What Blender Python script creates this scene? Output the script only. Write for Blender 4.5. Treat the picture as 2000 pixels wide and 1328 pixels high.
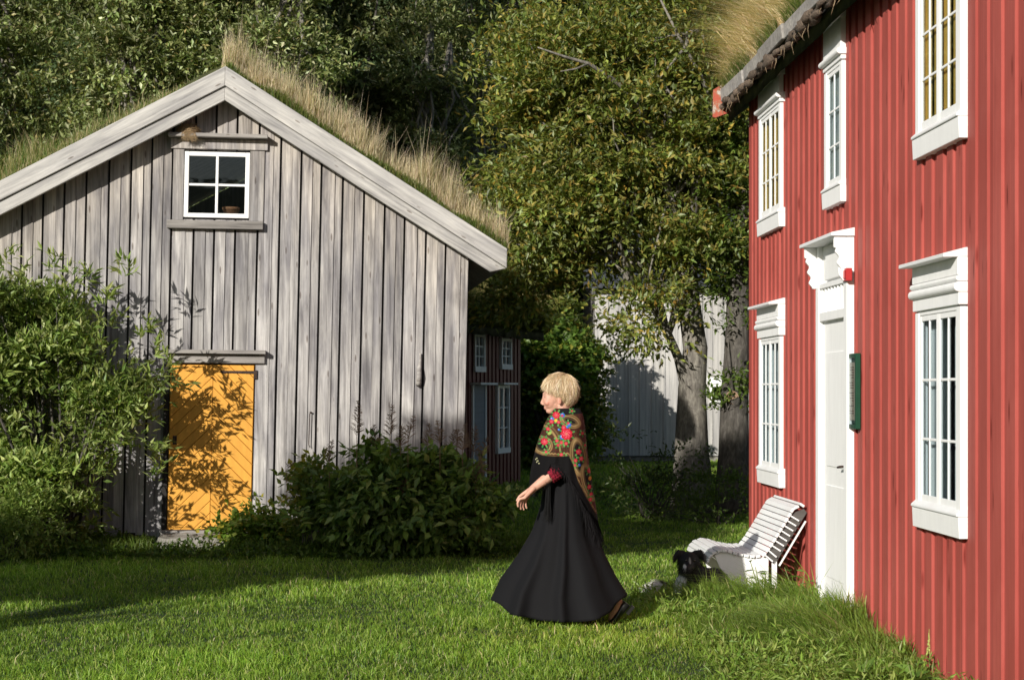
import bpy, math, random
import numpy as np
from mathutils import Vector, Matrix, noise
random.seed(7); RNG = np.random.default_rng(11)
scene = bpy.context.scene; COL = scene.collection
for o in list(bpy.data.objects): bpy.data.objects.remove(o)
# ------------------------------------------------------------------ camera, sky, sun, exposure
F = 3200.0; HZ = 767.0; EYE = 1.58            # focal length in photo pixels, horizon row, eye height
cam_d = bpy.data.cameras.new('camera'); cam = bpy.data.objects.new('camera', cam_d); COL.objects.link(cam)
cam_d.sensor_width = 36; cam_d.lens = 36*F/2000; cam_d.shift_y = (HZ-664)/2000; cam_d.clip_end = 500; cam_d.dof.use_dof = True; cam_d.dof.focus_distance = 11.8; cam_d.dof.aperture_fstop = 8
cam.location = (0, 0, EYE); cam.rotation_euler = (math.radians(90), 0, 0); scene.camera = cam
AZ = math.radians(29); EL = math.radians(20.5)
world = bpy.data.worlds.new("World"); scene.world = world; world.use_nodes = True
wn = world.node_tree.nodes; bg = wn['Background']
sky = wn.new('ShaderNodeTexSky'); sky.sky_type = 'NISHITA'; sky.sun_disc = False
sky.sun_elevation = EL; sky.sun_rotation = math.radians(209)
world.node_tree.links.new(sky.outputs[0], bg.inputs[0]); bg.inputs[1].default_value = 0.075
sd = bpy.data.lights.new('sun', 'SUN'); sd.energy = 4.9; sd.angle = math.radians(0.5); sd.color = (1, 0.95, 0.865)
sun = bpy.data.objects.new('sun', sd); COL.objects.link(sun)
LD = Vector((math.sin(AZ)*math.cos(EL), math.cos(AZ)*math.cos(EL), -math.sin(EL)))
sun.rotation_euler = LD.to_track_quat('-Z', 'Y').to_euler(); sun.location = (-10, -15, 12)
scene.view_settings.view_transform = 'Standard'; scene.view_settings.look = 'None'
scene.view_settings.exposure = 0.12; scene.view_settings.gamma = 1
scene.render.engine = 'CYCLES'

# ------------------------------------------------------------------ helpers
def tag(o, label=None, cat=None, group=None, kind=None):
    if label: o['label'] = label
    if cat: o['category'] = cat
    if group: o['group'] = group
    if kind: o['kind'] = kind
    return o
def empty(name, loc=(0,0,0), rz=0, **k):
    o = bpy.data.objects.new(name, None); COL.objects.link(o); o.location = loc; o.rotation_euler = (0,0,rz)
    o.empty_display_size = .2
    return tag(o, **k)
def np_mesh(name, V, faces, C=None, smooth=False):
    """V (n,3); faces list of int arrays (m,k)."""
    me = bpy.data.meshes.new(name); V = np.asarray(V, np.float32)
    me.vertices.add(len(V)); me.vertices.foreach_set('co', V.ravel())
    faces = [np.asarray(f, np.int32) for f in faces if len(f)]
    nl = sum(f.size for f in faces); npoly = sum(len(f) for f in faces)
    me.loops.add(nl); me.loops.foreach_set('vertex_index', np.concatenate([f.ravel() for f in faces]))
    tot = np.concatenate([np.full(len(f), f.shape[1], np.int32) for f in faces])
    st = np.concatenate([[0], np.cumsum(tot)[:-1]]).astype(np.int32)
    me.polygons.add(npoly); me.polygons.foreach_set('loop_start', st); me.polygons.foreach_set('loop_total', tot)
    me.polygons.foreach_set('use_smooth', np.full(npoly, smooth, bool))
    me.update(calc_edges=True)
    if C is not None:
        a = me.color_attributes.new('Col', 'FLOAT_COLOR', 'POINT')
        C = np.asarray(C, np.float32)
        if C.shape[1] == 3: C = np.hstack([C, np.ones((len(C),1), np.float32)])
        a.data.foreach_set('color', C.ravel())
    return me
def obj(name, me, m=None, parent=None, **k):
    o = bpy.data.objects.new(name, me); COL.objects.link(o)
    if m is not None:
        for x in (m if isinstance(m, (list, tuple)) else [m]): me.materials.append(x)
    if parent: o.parent = parent
    return tag(o, **k)
class MB:
    """collects polygons (boxes, prisms, tubes) with a colour per piece into ONE mesh"""
    def __init__(s): s.v = []; s.f = []; s.c = []; s.col = (1,1,1); s.s = []; s.sm = False
    def add(s, vs, fs):
        n = len(s.v); s.v += [tuple(v) for v in vs]; s.c += [s.col]*len(vs)
        s.f += [tuple(i+n for i in f) for f in fs]; s.s += [s.sm]*len(fs)
    def box(s, x0,x1,y0,y1,z0,z1, M=None):
        vs = [(x,y,z) for z in (z0,z1) for y in (y0,y1) for x in (x0,x1)]
        if M: vs = [M @ Vector(v) for v in vs]
        s.add(vs, [(0,2,3,1),(4,5,7,6),(0,1,5,4),(2,6,7,3),(0,4,6,2),(1,3,7,5)])
    def prism(s, poly, a0, a1, axis='y'):
        """poly in two axes extruded along the third"""
        n = len(poly)
        def P(p, a): return (p[0], a, p[1]) if axis == 'y' else ((a, p[0], p[1]) if axis == 'x' else (p[0], p[1], a))
        vs = [P(p, a0) for p in poly]+[P(p, a1) for p in poly]
        s.add(vs, [tuple(range(n)), tuple(range(2*n-1, n-1, -1))]+[(i, i+n, (i+1) % n+n, (i+1) % n) for i in range(n)])
    def tube(s, pts, rad, n=8, cap=True, squash=None, jit=0):
        pts = [Vector(p) for p in pts]; m = len(pts)
        if not hasattr(rad, '__len__'): rad = [rad]*m
        rings = []; ref = None
        for i, p in enumerate(pts):
            t = (pts[min(i+1, m-1)]-pts[max(i-1, 0)])
            t = t.normalized() if t.length > 1e-9 else Vector((0,0,1))
            if ref is None: ref = Vector((0,1,0)) if abs(t.y) < .9 else Vector((1,0,0))
            a = t.cross(ref).normalized(); b = a.cross(t).normalized(); ref = b
            for k in range(n):
                an = 2*math.pi*k/n; r = rad[i]*(1+(random.uniform(-jit, jit) if jit else 0))
                v = p + a*(math.cos(an)*r) + b*(math.sin(an)*r*(squash or 1)); rings.append(v)
        fs = [(i*n+k, i*n+(k+1) % n, (i+1)*n+(k+1) % n, (i+1)*n+k) for i in range(m-1) for k in range(n)]
        if cap: fs += [tuple(range(n-1, -1, -1)), tuple(range((m-1)*n, m*n))]
        s.add(rings, fs)
    def ell(s, c, r, nu=14, nv=9, M=None):
        vs = []
        for j in range(nv+1):
            t = math.pi*j/nv
            for i in range(nu):
                p = 2*math.pi*i/nu
                v = Vector((r[0]*math.sin(t)*math.cos(p), r[1]*math.sin(t)*math.sin(p), r[2]*math.cos(t)))
                if M: v = M @ v
                vs.append(v+Vector(c))
        fs = [(j*nu+i, (j+1)*nu+i, (j+1)*nu+(i+1) % nu, j*nu+(i+1) % nu) for j in range(nv) for i in range(nu)]
        s.add(vs, fs)
    def chain(s, pts, rad, n=12, squash=None):
        """closed tapered limb with round ends"""
        P = [Vector(p) for p in pts]; R = list(rad)
        d0 = (P[0]-P[1]).normalized(); d1 = (P[-1]-P[-2]).normalized()
        pre = [(P[0]+d0*R[0]*q, R[0]*math.sqrt(max(1e-4, 1-q*q))) for q in (.98,.85,.5)]
        post = [(P[-1]+d1*R[-1]*q, R[-1]*math.sqrt(max(1e-4, 1-q*q))) for q in (.5,.85,.98)]
        s.tube([a for a, _ in pre]+P+[a for a, _ in post], [b for _, b in pre]+R+[b for _, b in post], n, True, squash)
    def build(s, name, m, parent=None, bevel=0, **k):
        me = bpy.data.meshes.new(name); me.from_pydata(s.v, [], s.f); me.update()
        a = me.color_attributes.new('Col', 'FLOAT_COLOR', 'POINT')
        a.data.foreach_set('color', np.array([(c[0], c[1], c[2], 1) for c in s.c], np.float32).ravel())
        me.polygons.foreach_set('use_smooth', s.s)
        o = obj(name, me, m, parent, **k)
        if bevel:
            b = o.modifiers.new('bevel', 'BEVEL'); b.width = bevel; b.segments = 1; b.limit_method = 'ANGLE'
        return o
def R_(a, b): return random.uniform(a, b)
def smooth_noise(x, y, f=1.0, seed=0):
    """cheap vectorised smooth noise about 0, range about -1..1"""
    r = np.random.default_rng(seed); o = 0
    for i in range(7):
        a = r.uniform(0, 2*math.pi); k = f*r.uniform(.5, 1.9); p = r.uniform(0, 6.28)
        o = o+np.sin((x*math.cos(a)+y*math.sin(a))*k+p)
    return o/3.2
def nrm(a): return a/np.maximum(np.linalg.norm(a, axis=-1, keepdims=True), 1e-9)

# ------------------------------------------------------------------ materials
def mk(name):
    m = bpy.data.materials.new(name); m.use_nodes = True; nt = m.node_tree
    return m, nt.nodes, nt.links, nt.nodes['Principled BSDF']
def nd(ns, t, **kw):
    n = ns.new(t)
    for k, v in kw.items(): setattr(n, k, v)
    return n
def ramp(ns, stops):
    r = ns.new('ShaderNodeValToRGB'); e = r.color_ramp.elements
    while len(e) < len(stops): e.new(.5)
    for x, (p, c) in zip(e, stops): x.position = p; x.color = (*c, 1) if len(c) == 3 else c
    return r
def mix(ns, ln, bt, f, a, b):
    m = ns.new('ShaderNodeMixRGB'); m.blend_type = bt
    for i, v in enumerate((f, a, b)):
        if isinstance(v, (int, float)): m.inputs[i].default_value = v
        elif isinstance(v, tuple): m.inputs[i].default_value = (*v, 1)
        else: ln.new(v, m.inputs[i])
    return m.outputs[0]
ROT = [0]
def coords(ns, ln, scale, attr_off=False):
    tc = ns.new('ShaderNodeTexCoord'); mp = ns.new('ShaderNodeMapping'); mp.inputs['Scale'].default_value = scale
    if attr_off:   # shift the grain from board to board with the green channel
        at = nd(ns, 'ShaderNodeAttribute', attribute_name='Col'); sp = ns.new('ShaderNodeSeparateColor'); ln.new(at.outputs['Color'], sp.inputs[0])
        mu = nd(ns, 'ShaderNodeMath', operation='MULTIPLY'); mu.inputs[1].default_value = 37.0; ln.new(sp.outputs[1], mu.inputs[0])
        va = nd(ns, 'ShaderNodeVectorMath', operation='ADD'); ln.new(tc.outputs['Object'], va.inputs[0]); ln.new(mu.outputs[0], va.inputs[1])
        rm = ns.new('ShaderNodeMapping'); rm.inputs['Rotation'].default_value = (0,ROT[0],0); ln.new(va.outputs[0], rm.inputs[0]); ln.new(rm.outputs[0], mp.inputs[0]); return mp.outputs[0], sp
    ln.new(tc.outputs['Object'], mp.inputs[0]); return mp.outputs[0], None
def noise_t(ns, ln, vec, scale, detail=4, rough=.55, dist=0):
    n = ns.new('ShaderNodeTexNoise'); n.inputs['Scale'].default_value = scale; n.inputs['Detail'].default_value = detail
    n.inputs['Roughness'].default_value = rough; n.inputs['Distortion'].default_value = dist; ln.new(vec, n.inputs['Vector']); return n.outputs['Fac']
def bump(ns, ln, h, st, dist, bsdf):
    b = ns.new('ShaderNodeBump'); b.inputs['Strength'].default_value = st; b.inputs['Distance'].default_value = dist
    ln.new(h, b.inputs['Height']); ln.new(b.outputs[0], bsdf.inputs['Normal'])
def mat_plain(name, c, rough=.6, var=.12, vs=6, spec=.3, bumps=.0, use_col=False, metal=0):
    m, ns, ln, B = mk(name); v, _ = coords(ns, ln, (1,1,1))
    n = noise_t(ns, ln, v, vs, 5)
    r = ramp(ns, [(.3, tuple(x*(1-var) for x in c)), (.7, tuple(min(1, x*(1+var)) for x in c))]); ln.new(n, r.inputs[0]); out = r.outputs[0]
    if use_col:
        at = nd(ns, 'ShaderNodeAttribute', attribute_name='Col'); out = mix(ns, ln, 'MULTIPLY', 1.0, out, at.outputs['Color'])
    ln.new(out, B.inputs['Base Color']); B.inputs['Roughness'].default_value = rough; B.inputs['Specular IOR Level'].default_value = spec
    B.inputs['Metallic'].default_value = metal
    if bumps: bump(ns, ln, noise_t(ns, ln, v, vs*9, 6), bumps, .01, B)
    return m
def mat_wood(name, dark, mid, light, grain=(1,1,1), gs=(26,26,1.1), rough=.85, streak=.55, knots=True, warm_top=None, bmp=.5, rot=0):
    """weathered board wood; the long direction has the small scale in gs; Col.r tone, Col.g grain shift"""
    m, ns, ln, B = mk(name); v, sp = coords(ns, ln, gs, True)
    n1 = noise_t(ns, ln, v, 1.0, 7, .65, .6)
    r = ramp(ns, [(.28, dark), (.5, mid), (.72, light)]); ln.new(n1, r.inputs[0]); out = r.outputs[0]
    v2, _ = coords(ns, ln, tuple(q*(.16 if q > 3 else .75) for q in gs), True)
    n2 = noise_t(ns, ln, v2, 1.3, 5, .6, .3)
    r2 = ramp(ns, [(.36, (.55,.54,.57)), (.62, (1.12,1.1,1.07))]); ln.new(n2, r2.inputs[0])
    out = mix(ns, ln, 'MULTIPLY', streak, out, r2.outputs[0])
    if knots:
        v3, _ = coords(ns, ln, tuple(q*.42 if q > 3 else q*2.4 for q in gs), True)
        vo = ns.new('ShaderNodeTexVoronoi'); vo.inputs['Scale'].default_value = 1.0; ln.new(v3, vo.inputs['Vector'])
        rk = ramp(ns, [(.0, (.30,.26,.24)), (.09, (.60,.56,.53)), (.13, (1.1,1.1,1.1)), (.19, (1,1,1))]); ln.new(vo.outputs['Distance'], rk.inputs[0])
        out = mix(ns, ln, 'MULTIPLY', .85, out, rk.outputs[0])
    tone = ns.new('ShaderNodeCombineColor')
    for i in range(3): ln.new(sp.outputs[0], tone.inputs[i])
    out = mix(ns, ln, 'MULTIPLY', 1.0, out, tone.outputs[0])
    if warm_top:      # boards kept drier and browner below the roof, real weathering
        ge = ns.new('ShaderNodeTexCoord'); sx = ns.new('ShaderNodeSeparateXYZ'); ln.new(ge.outputs['Object'], sx.inputs[0])
        mr = ns.new('ShaderNodeMapRange'); mr.inputs[1].default_value = warm_top[0]; mr.inputs[2].default_value = warm_top[1]
        ab = nd(ns, 'ShaderNodeMath', operation='ABSOLUTE'); ln.new(sx.outputs[0], ab.inputs[0])
        ml = nd(ns, 'ShaderNodeMath', operation='MULTIPLY_ADD'); ml.inputs[1].default_value = .56; ln.new(ab.outputs[0], ml.inputs[0]); ln.new(sx.outputs[2], ml.inputs[2])
        ad = nd(ns, 'ShaderNodeMath', operation='MULTIPLY_ADD'); ad.inputs[1].default_value = 1.8; ln.new(n2, ad.inputs[0]); ln.new(ml.outputs[0], ad.inputs[2])
        ln.new(ad.outputs[0], mr.inputs[0]); out = mix(ns, ln, 'MULTIPLY', mr.outputs[0], out, warm_top[2])
    ln.new(out, B.inputs['Base Color']); B.inputs['Roughness'].default_value = rough; B.inputs['Specular IOR Level'].default_value = .2
    bump(ns, ln, n1, bmp, .006, B); return m
def mat_leaf(name, trans=.35, rough=.42, spec=.35, back=(1.15,1.2,1.15)):
    """foliage: leaf colour from the mesh, light also passes through; undersides paler"""
    m, ns, ln, B = mk(name); at = nd(ns, 'ShaderNodeAttribute', attribute_name='Col'); c = at.outputs['Color']
    ge = ns.new('ShaderNodeNewGeometry'); c2 = mix(ns, ln, 'MULTIPLY', 1.0, c, back)
    cc = mix(ns, ln, 'MIX', ge.outputs['Backfacing'], c, c2)
    ln.new(cc, B.inputs['Base Color']); B.inputs['Roughness'].default_value = rough; B.inputs['Specular IOR Level'].default_value = spec
    t = ns.new('ShaderNodeBsdfTranslucent'); tcx = mix(ns, ln, 'MULTIPLY', 1.0, cc, (1.35,1.5,.5)); ln.new(tcx, t.inputs[0])
    ms = ns.new('ShaderNodeMixShader'); ms.inputs[0].default_value = trans
    ln.new(B.outputs[0], ms.inputs[1]); ln.new(t.outputs[0], ms.inputs[2]); ln.new(ms.outputs[0], ns['Material Output'].inputs[0]); return m
def mat_glass(name, tint=(.85,.9,.92), k=1.0):
    m, ns, ln, B = mk(name); tr = ns.new('ShaderNodeBsdfTransparent'); tr.inputs[0].default_value = (*tint, 1)
    gl = ns.new('ShaderNodeBsdfGlossy'); gl.inputs['Roughness'].default_value = .02
    v, _ = coords(ns, ln, (1,1,1)); nn = noise_t(ns, ln, v, 5, 2)
    bp = ns.new('ShaderNodeBump'); bp.inputs['Strength'].default_value = .15; bp.inputs['Distance'].default_value = .004; ln.new(nn, bp.inputs['Height']); ln.new(bp.outputs[0], gl.inputs['Normal'])
    fr = ns.new('ShaderNodeFresnel'); fr.inputs[0].default_value = 1.5
    ms = ns.new('ShaderNodeMixShader'); mm = nd(ns,'ShaderNodeMath',operation='MULTIPLY'); mm.inputs[1].default_value = k; ln.new(fr.outputs[0], mm.inputs[0]); ln.new(mm.outputs[0], ms.inputs[0]); ln.new(tr.outputs[0], ms.inputs[1]); ln.new(gl.outputs[0], ms.inputs[2])
    ln.new(ms.outputs[0], ns['Material Output'].inputs[0]); return m
def mat_paint(name, c, worn=None, gs=(30,1.2,30), soft=False):
    """old paint on boards: slight fading, knots bleeding through"""
    m, ns, ln, B = mk(name); v, sp = coords(ns, ln, gs, True)
    n1 = noise_t(ns, ln, v, 1.0, 6, .6, .3)
    r = ramp(ns, [(.3, tuple(x*.86 for x in c)), (.7, tuple(min(1, x*1.1) for x in c))]); ln.new(n1, r.inputs[0]); out = r.outputs[0]
    tone = ns.new('ShaderNodeCombineColor')
    for i in range(3): ln.new(sp.outputs[0], tone.inputs[i])
    out = mix(ns, ln, 'MULTIPLY', 1.0, out, tone.outputs[0])
    if worn:
        v2, _ = coords(ns, ln, tuple(q*.3 if q > 3 else q*1.9 for q in gs), True)
        vo = ns.new('ShaderNodeTexVoronoi'); vo.inputs['Scale'].default_value = 1.0; ln.new(v2, vo.inputs['Vector'])
        rk = ramp(ns, [(.0, worn), (.07, worn), (.16, (1,1,1))]); ln.new(vo.outputs['Distance'], rk.inputs[0])
        out = mix(ns, ln, 'MULTIPLY', .9, out, rk.outputs[0])
        v4, _ = coords(ns, ln, (1,1,.35)); n4 = noise_t(ns, ln, v4, 2.2, 6, .7, .4)
        r4 = ramp(ns, [(.32, (.80,.72,.72)), (.68, (1.08,1.22,1.28))]); ln.new(n4, r4.inputs[0]); out = mix(ns, ln, 'MULTIPLY', .8, out, r4.outputs[0])
    if soft:
        out = mix(ns, ln, 'MIX', .65, out, c)
    ln.new(out, B.inputs['Base Color']); B.inputs['Roughness'].default_value = .62; B.inputs['Specular IOR Level'].default_value = .3
    bump(ns, ln, n1, .25, .004, B); return m

M = {}
M['barn'] = mat_wood('barn_wood', (.17,.162,.162), (.39,.38,.375), (.62,.61,.60), gs=(26,26,1.1), streak=.95, warm_top=(4.4,6.4,(1.14,1.04,.90)))
for nm_, ro_ in (('barge', -.53), ('barge_left', .49)):
    ROT[0] = ro_; M[nm_] = mat_wood('barge_wood', (.27,.265,.26), (.47,.46,.44), (.62,.61,.58), gs=(1.3,26,26), knots=True, streak=.6)
ROT[0] = 0
M['trimwood'] = mat_wood('trim_wood', (.22,.205,.19), (.36,.34,.32), (.47,.45,.42), gs=(1.5,26,30))
M['darkwood'] = mat_plain('dark_wood', (.03,.027,.025), .9)
M['greyhouse'] = mat_wood('pale_boards', (.30,.30,.29), (.50,.49,.47), (.62,.60,.57), gs=(20,20,.6), knots=False)
M['red'] = mat_paint('red_paint', (.40,.082,.064), worn=(.42,.25,.22), gs=(34,34,1.0))
M['white'] = mat_paint('white_paint', (.86,.86,.85), gs=(14,14,3), soft=True)
M['whitew'] = mat_paint('white_worn_paint', (.84,.84,.83), worn=(.6,.57,.54), gs=(20,2,20), soft=True)
M['yellow'] = mat_paint('yellow_paint', (.74,.36,.058), gs=(12,12,3))
M['iron'] = mat_plain('rusty_iron', (.045,.028,.022), .7, .4, 30, bumps=.4)
M['stone'] = mat_plain('stone', (.25,.235,.21), .9, .35, 9, bumps=.8)
M['glass'] = mat_glass('glass'); M['oldglass'] = mat_glass('old_glass', k=.22)
M['turf'] = mat_plain('turf_soil', (.055,.06,.02), .95, .5, 7, bumps=1)
M['leaf'] = mat_leaf('leaf'); M['leafwillow'] = mat_leaf('willow_leaf', .28, .45, .4, (1.6,1.65,1.75))
M['blade'] = mat_leaf('grass_blade', .4, .45, .3, (1,1,1)); M['straw'] = mat_leaf('dry_grass', .3, .7, .15, (1,1,1))

# ------------------------------------------------------------------ foliage and blades (vectorised)
def leaves(P, D, N, L, W, C, fold=.18, droop=.15):
    """P base, D direction, N normal; 5 vertices, two folded quads each"""
    n = len(P); D = nrm(D); S = nrm(np.cross(D, N)); N = np.cross(S, D); L = L[:,None]; W = W[:,None]
    mid = P+D*L*.5-N*W*fold-N*L*droop*.2; tip = P+D*L-N*L*droop
    l = P+D*L*.42+S*W*.5; r = P+D*L*.42-S*W*.5
    V = np.stack([P, l, tip, r, mid], 1).reshape(-1, 3)
    b = (np.arange(n)*5)[:,None]; Q = np.concatenate([b+[0,4,2,1], b+[0,3,2,4]])
    return V, Q, np.repeat(C, 5, 0)
def blades(P, D, H, W, C, bend, cbase=.6):
    """grass blades: base P, lean direction D (n,2), height, width, bend (sideways fraction)"""
    n = len(P); th = RNG.uniform(0, 2*np.pi, n); S = np.stack([np.cos(th), np.sin(th), 0*th], 1)
    D3 = np.concatenate([D, np.zeros((n,1))], 1); up = np.array([0,0,1.0])
    h = H[:,None]; w = W[:,None]*.5; b = bend[:,None]
    m = P+up*h*.55+D3*h*b*.3; t = P+up*h*(1-.35*b)+D3*h*b
    V = np.stack([P-S*w, P+S*w, m+S*w*.8, m-S*w*.8, t], 1).reshape(-1, 3)
    i = (np.arange(n)*5)[:,None]
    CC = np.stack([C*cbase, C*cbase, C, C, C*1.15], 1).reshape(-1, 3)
    return V, i+[0,1,2,3], i+[3,2,4], CC
def pick(cols, n, w=None, var=.18):
    cols = np.array(cols, float); k = RNG.choice(len(cols), n, p=w)
    return np.clip(cols[k]*RNG.uniform(1-var, 1+var, (n,1))*RNG.uniform(.93,1.07,(n,3)), 0, 1)
def twigs(centers, dirs, per, tl, L, W, cols, w=None, spread=.8, up=.3, droop=.15, Lvar=.3, tone=None):
    """sprigs of leaves along short twigs"""
    n = len(centers); k = np.repeat(np.arange(n), per); t = np.tile(np.linspace(.05, 1, per), n)
    D = nrm(dirs); tlv = tl*RNG.uniform(.6, 1.3, n)
    P = centers[k]+D[k]*(tlv[k]*t)[:,None]+RNG.normal(0, .012, (n*per,3)); P[:,2] -= .12*tl*t*t
    R = nrm(RNG.normal(0, 1, (n*per,3))); d = nrm(D[k]*.75+R*spread+np.array([0,0,up-.25]))
    N = nrm(RNG.normal(0, .55, (n*per,3))+np.array([0,0,1.0])+D[k]*.35)
    C = pick(cols, n*per, w)
    if tone is not None: C = np.clip(C*tone[k][:,None], 0, 1)
    return leaves(P, d, N, L*RNG.uniform(1-Lvar, 1+Lvar, n*per), W*RNG.uniform(.75, 1.25, n*per), C, droop=droop)
def blob_pts(blobs, n):
    """points biased to the outside of ellipsoids (cx,cy,cz,rx,ry,rz); returns points and outward directions"""
    vol = np.array([b[3]*b[4]*b[5] for b in blobs])**.75; k = RNG.choice(len(blobs), n, p=vol/vol.sum()); B = np.array(blobs)[k]
    d = nrm(RNG.normal(0, 1, (n,3))); r = RNG.uniform(.0, 1, n)**.30
    # clumps: pull points towards random sub-centres
    P = B[:,:3]+d*B[:,3:6]*r[:,None]
    cl = B[:,:3]+nrm(RNG.normal(0,1,(n,3)))*B[:,3:6]*.85
    return P, nrm(d/np.maximum(B[:,3:6], .1)*B[:,3:6].min(1)[:,None]+np.array([0,0,.25])), r
BOUGH = [True]
def clump_pts(blobs, nclump, per, size):
    """leaf clumps (light and dark, with gaps between) spread through ellipsoids"""
    c, d, r = blob_pts(blobs, nclump)
    if nclump > 500 and BOUGH[0]:      # boughs: clumps gather round fewer centres so that hollows stay between them
        nb = max(30, nclump//14); bc, bd, _ = blob_pts(blobs, nb); kk = RNG.integers(0, nb, nclump); mv = RNG.random(nclump) < .72
        c[mv] = bc[kk[mv]]+nrm(RNG.normal(0,1,(mv.sum(),3)))*RNG.uniform(0,1,(mv.sum(),1))**.6*size*np.array([1.9,1.7,1.0])+np.array([0,0,-.06]); d[mv] = bd[kk[mv]]
        btone = RNG.uniform(.72,1.32,nb)[kk]; btone[~mv] = .9
    else: btone = np.ones(nclump)
    k = np.repeat(np.arange(nclump), per); s = size*RNG.uniform(.6, 1.35, nclump)
    e = nrm(RNG.normal(0,1,(nclump*per,3))); e[:,2] = np.abs(e[:,2])*.8-.15
    P = c[k]+e*s[k][:,None]*RNG.uniform(.35,1,(nclump*per,1))*np.array([1,1,.75])
    D = nrm(d[k]*.7+e*.8); tone = (RNG.uniform(.82, 1.2, nclump)*btone)[k]
    return P, D, tone
def sub_branches(mb, start, targets, r0, wig=.12):
    for t in targets:
        a = Vector(start[random.randrange(len(start))]); b = Vector(t); n = 5; pts = []
        for i in range(n+1):
            q = i/n; p = a.lerp(b, q); w = wig*(a-b).length*math.sin(q*math.pi)
            pts.append(p+Vector((R_(-w,w), R_(-w,w), R_(-w,w)*.5+w*.6)))
        mb.tube(pts, [max(.006, r0*(1-.85*i/n)) for i in range(n+1)], 6)
M['bark'] = mat_wood('bark', (.07,.062,.055), (.19,.175,.15), (.36,.34,.29), gs=(26,26,9), knots=False, bmp=1.0)
M['barkdark'] = mat_wood('dark_bark', (.045,.04,.035), (.10,.092,.08), (.19,.175,.155), gs=(26,26,8), knots=False, bmp=1.0)
def tree(name, base, trunks, blobs, nclump, per, size, cols, w, L, W, label, cat='tree', group=None, leafmat='leaf', nbr=14, br=.05, bark='bark', twl=.28, nl=6):
    """base point; trunks: polylines relative to base with radii; blobs relative to base"""
    root = empty(name, base, label=label, cat=cat, group=group); mb = MB(); mb.sm = True; mb.col = (1, random.random(), 1); ends = []
    for pts, rad in trunks:
        mb.tube(pts, rad, 12, jit=.06); ends += pts[len(pts)//2:] if max(rad) > .095 else []
    tp, _, _ = blob_pts(blobs, nbr); sub_branches(mb, ends, [tuple(p) for p in tp], br)
    tp2, _, _ = blob_pts(blobs, nbr*3); sub_branches(mb, [tuple(p) for p in tp], [tuple(p) for p in tp2], br*.3, .05) if nbr < 40 and False else None
    mb.build('trunk', M[bark], root)
    P, D, tone = clump_pts(blobs, nclump, per, size)
    V, Q, C = twigs(P, D, nl, twl, L, W, cols, w, tone=tone)
    obj('crown', np_mesh('crown', V, [Q], C), M[leafmat], root)
    return root

# ------------------------------------------------------------------ ground
BX, BY = -2.97, 17.0; SB = .118; TB = math.atan(SB); NB = math.hypot(1, SB)
SL = .0431; TH = math.atan(SL); NS = math.hypot(1, SL); X0 = 3.09          # both houses share this heading
def wallx(y): return X0-SL*y
def gz(x, y):
    x = np.asarray(x, float); y = np.asarray(y, float)
    z = .018*smooth_noise(x, y, .8, 3)-(.20+.06*np.clip((11.5-y)/2,0,1))*np.clip((x-(wallx(y)-1.5))/1.5, 0, 1)*np.clip((17.5-y)/3, 0, 1)
    z = z+np.clip(y-43, 0, 60)*.55+np.clip(-y-15, 0, 45)*.3  # the rise behind the camera is added, unseen, to darken window reflections
    return z
def gzs(x, y): return float(gz(x, y))
def build_ground():
    xs = np.concatenate([np.linspace(-120,-14,14), np.linspace(-13,9,90), np.linspace(10,120,14)])
    ys = np.concatenate([np.linspace(-60,4,10), np.linspace(5,45,130), np.linspace(46,140,24)])
    X, Y = np.meshgrid(xs, ys); V = np.stack([X.ravel(), Y.ravel(), gz(X, Y).ravel()], 1); nx = len(xs)
    i = (np.arange(len(ys)-1)[:,None]*nx+np.arange(nx-1)[None,:]).ravel()[:,None]
    m, ns, ln, B = mk('lawn_soil'); v, _ = coords(ns, ln, (1,1,1)); n = noise_t(ns, ln, v, 3, 6, .7)
    r = ramp(ns, [(.3, (.022,.04,.010)), (.55, (.04,.075,.015)), (.8, (.075,.10,.03))]); ln.new(n, r.inputs[0]); ln.new(r.outputs[0], B.inputs['Base Color'])
    B.inputs['Roughness'].default_value = .95; bump(ns, ln, noise_t(ns, ln, v, 60, 4), .8, .02, B)
    obj('ground', np_mesh('ground', V, [i+[0,1,nx+1,nx]], smooth=True), m, kind='structure')
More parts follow.
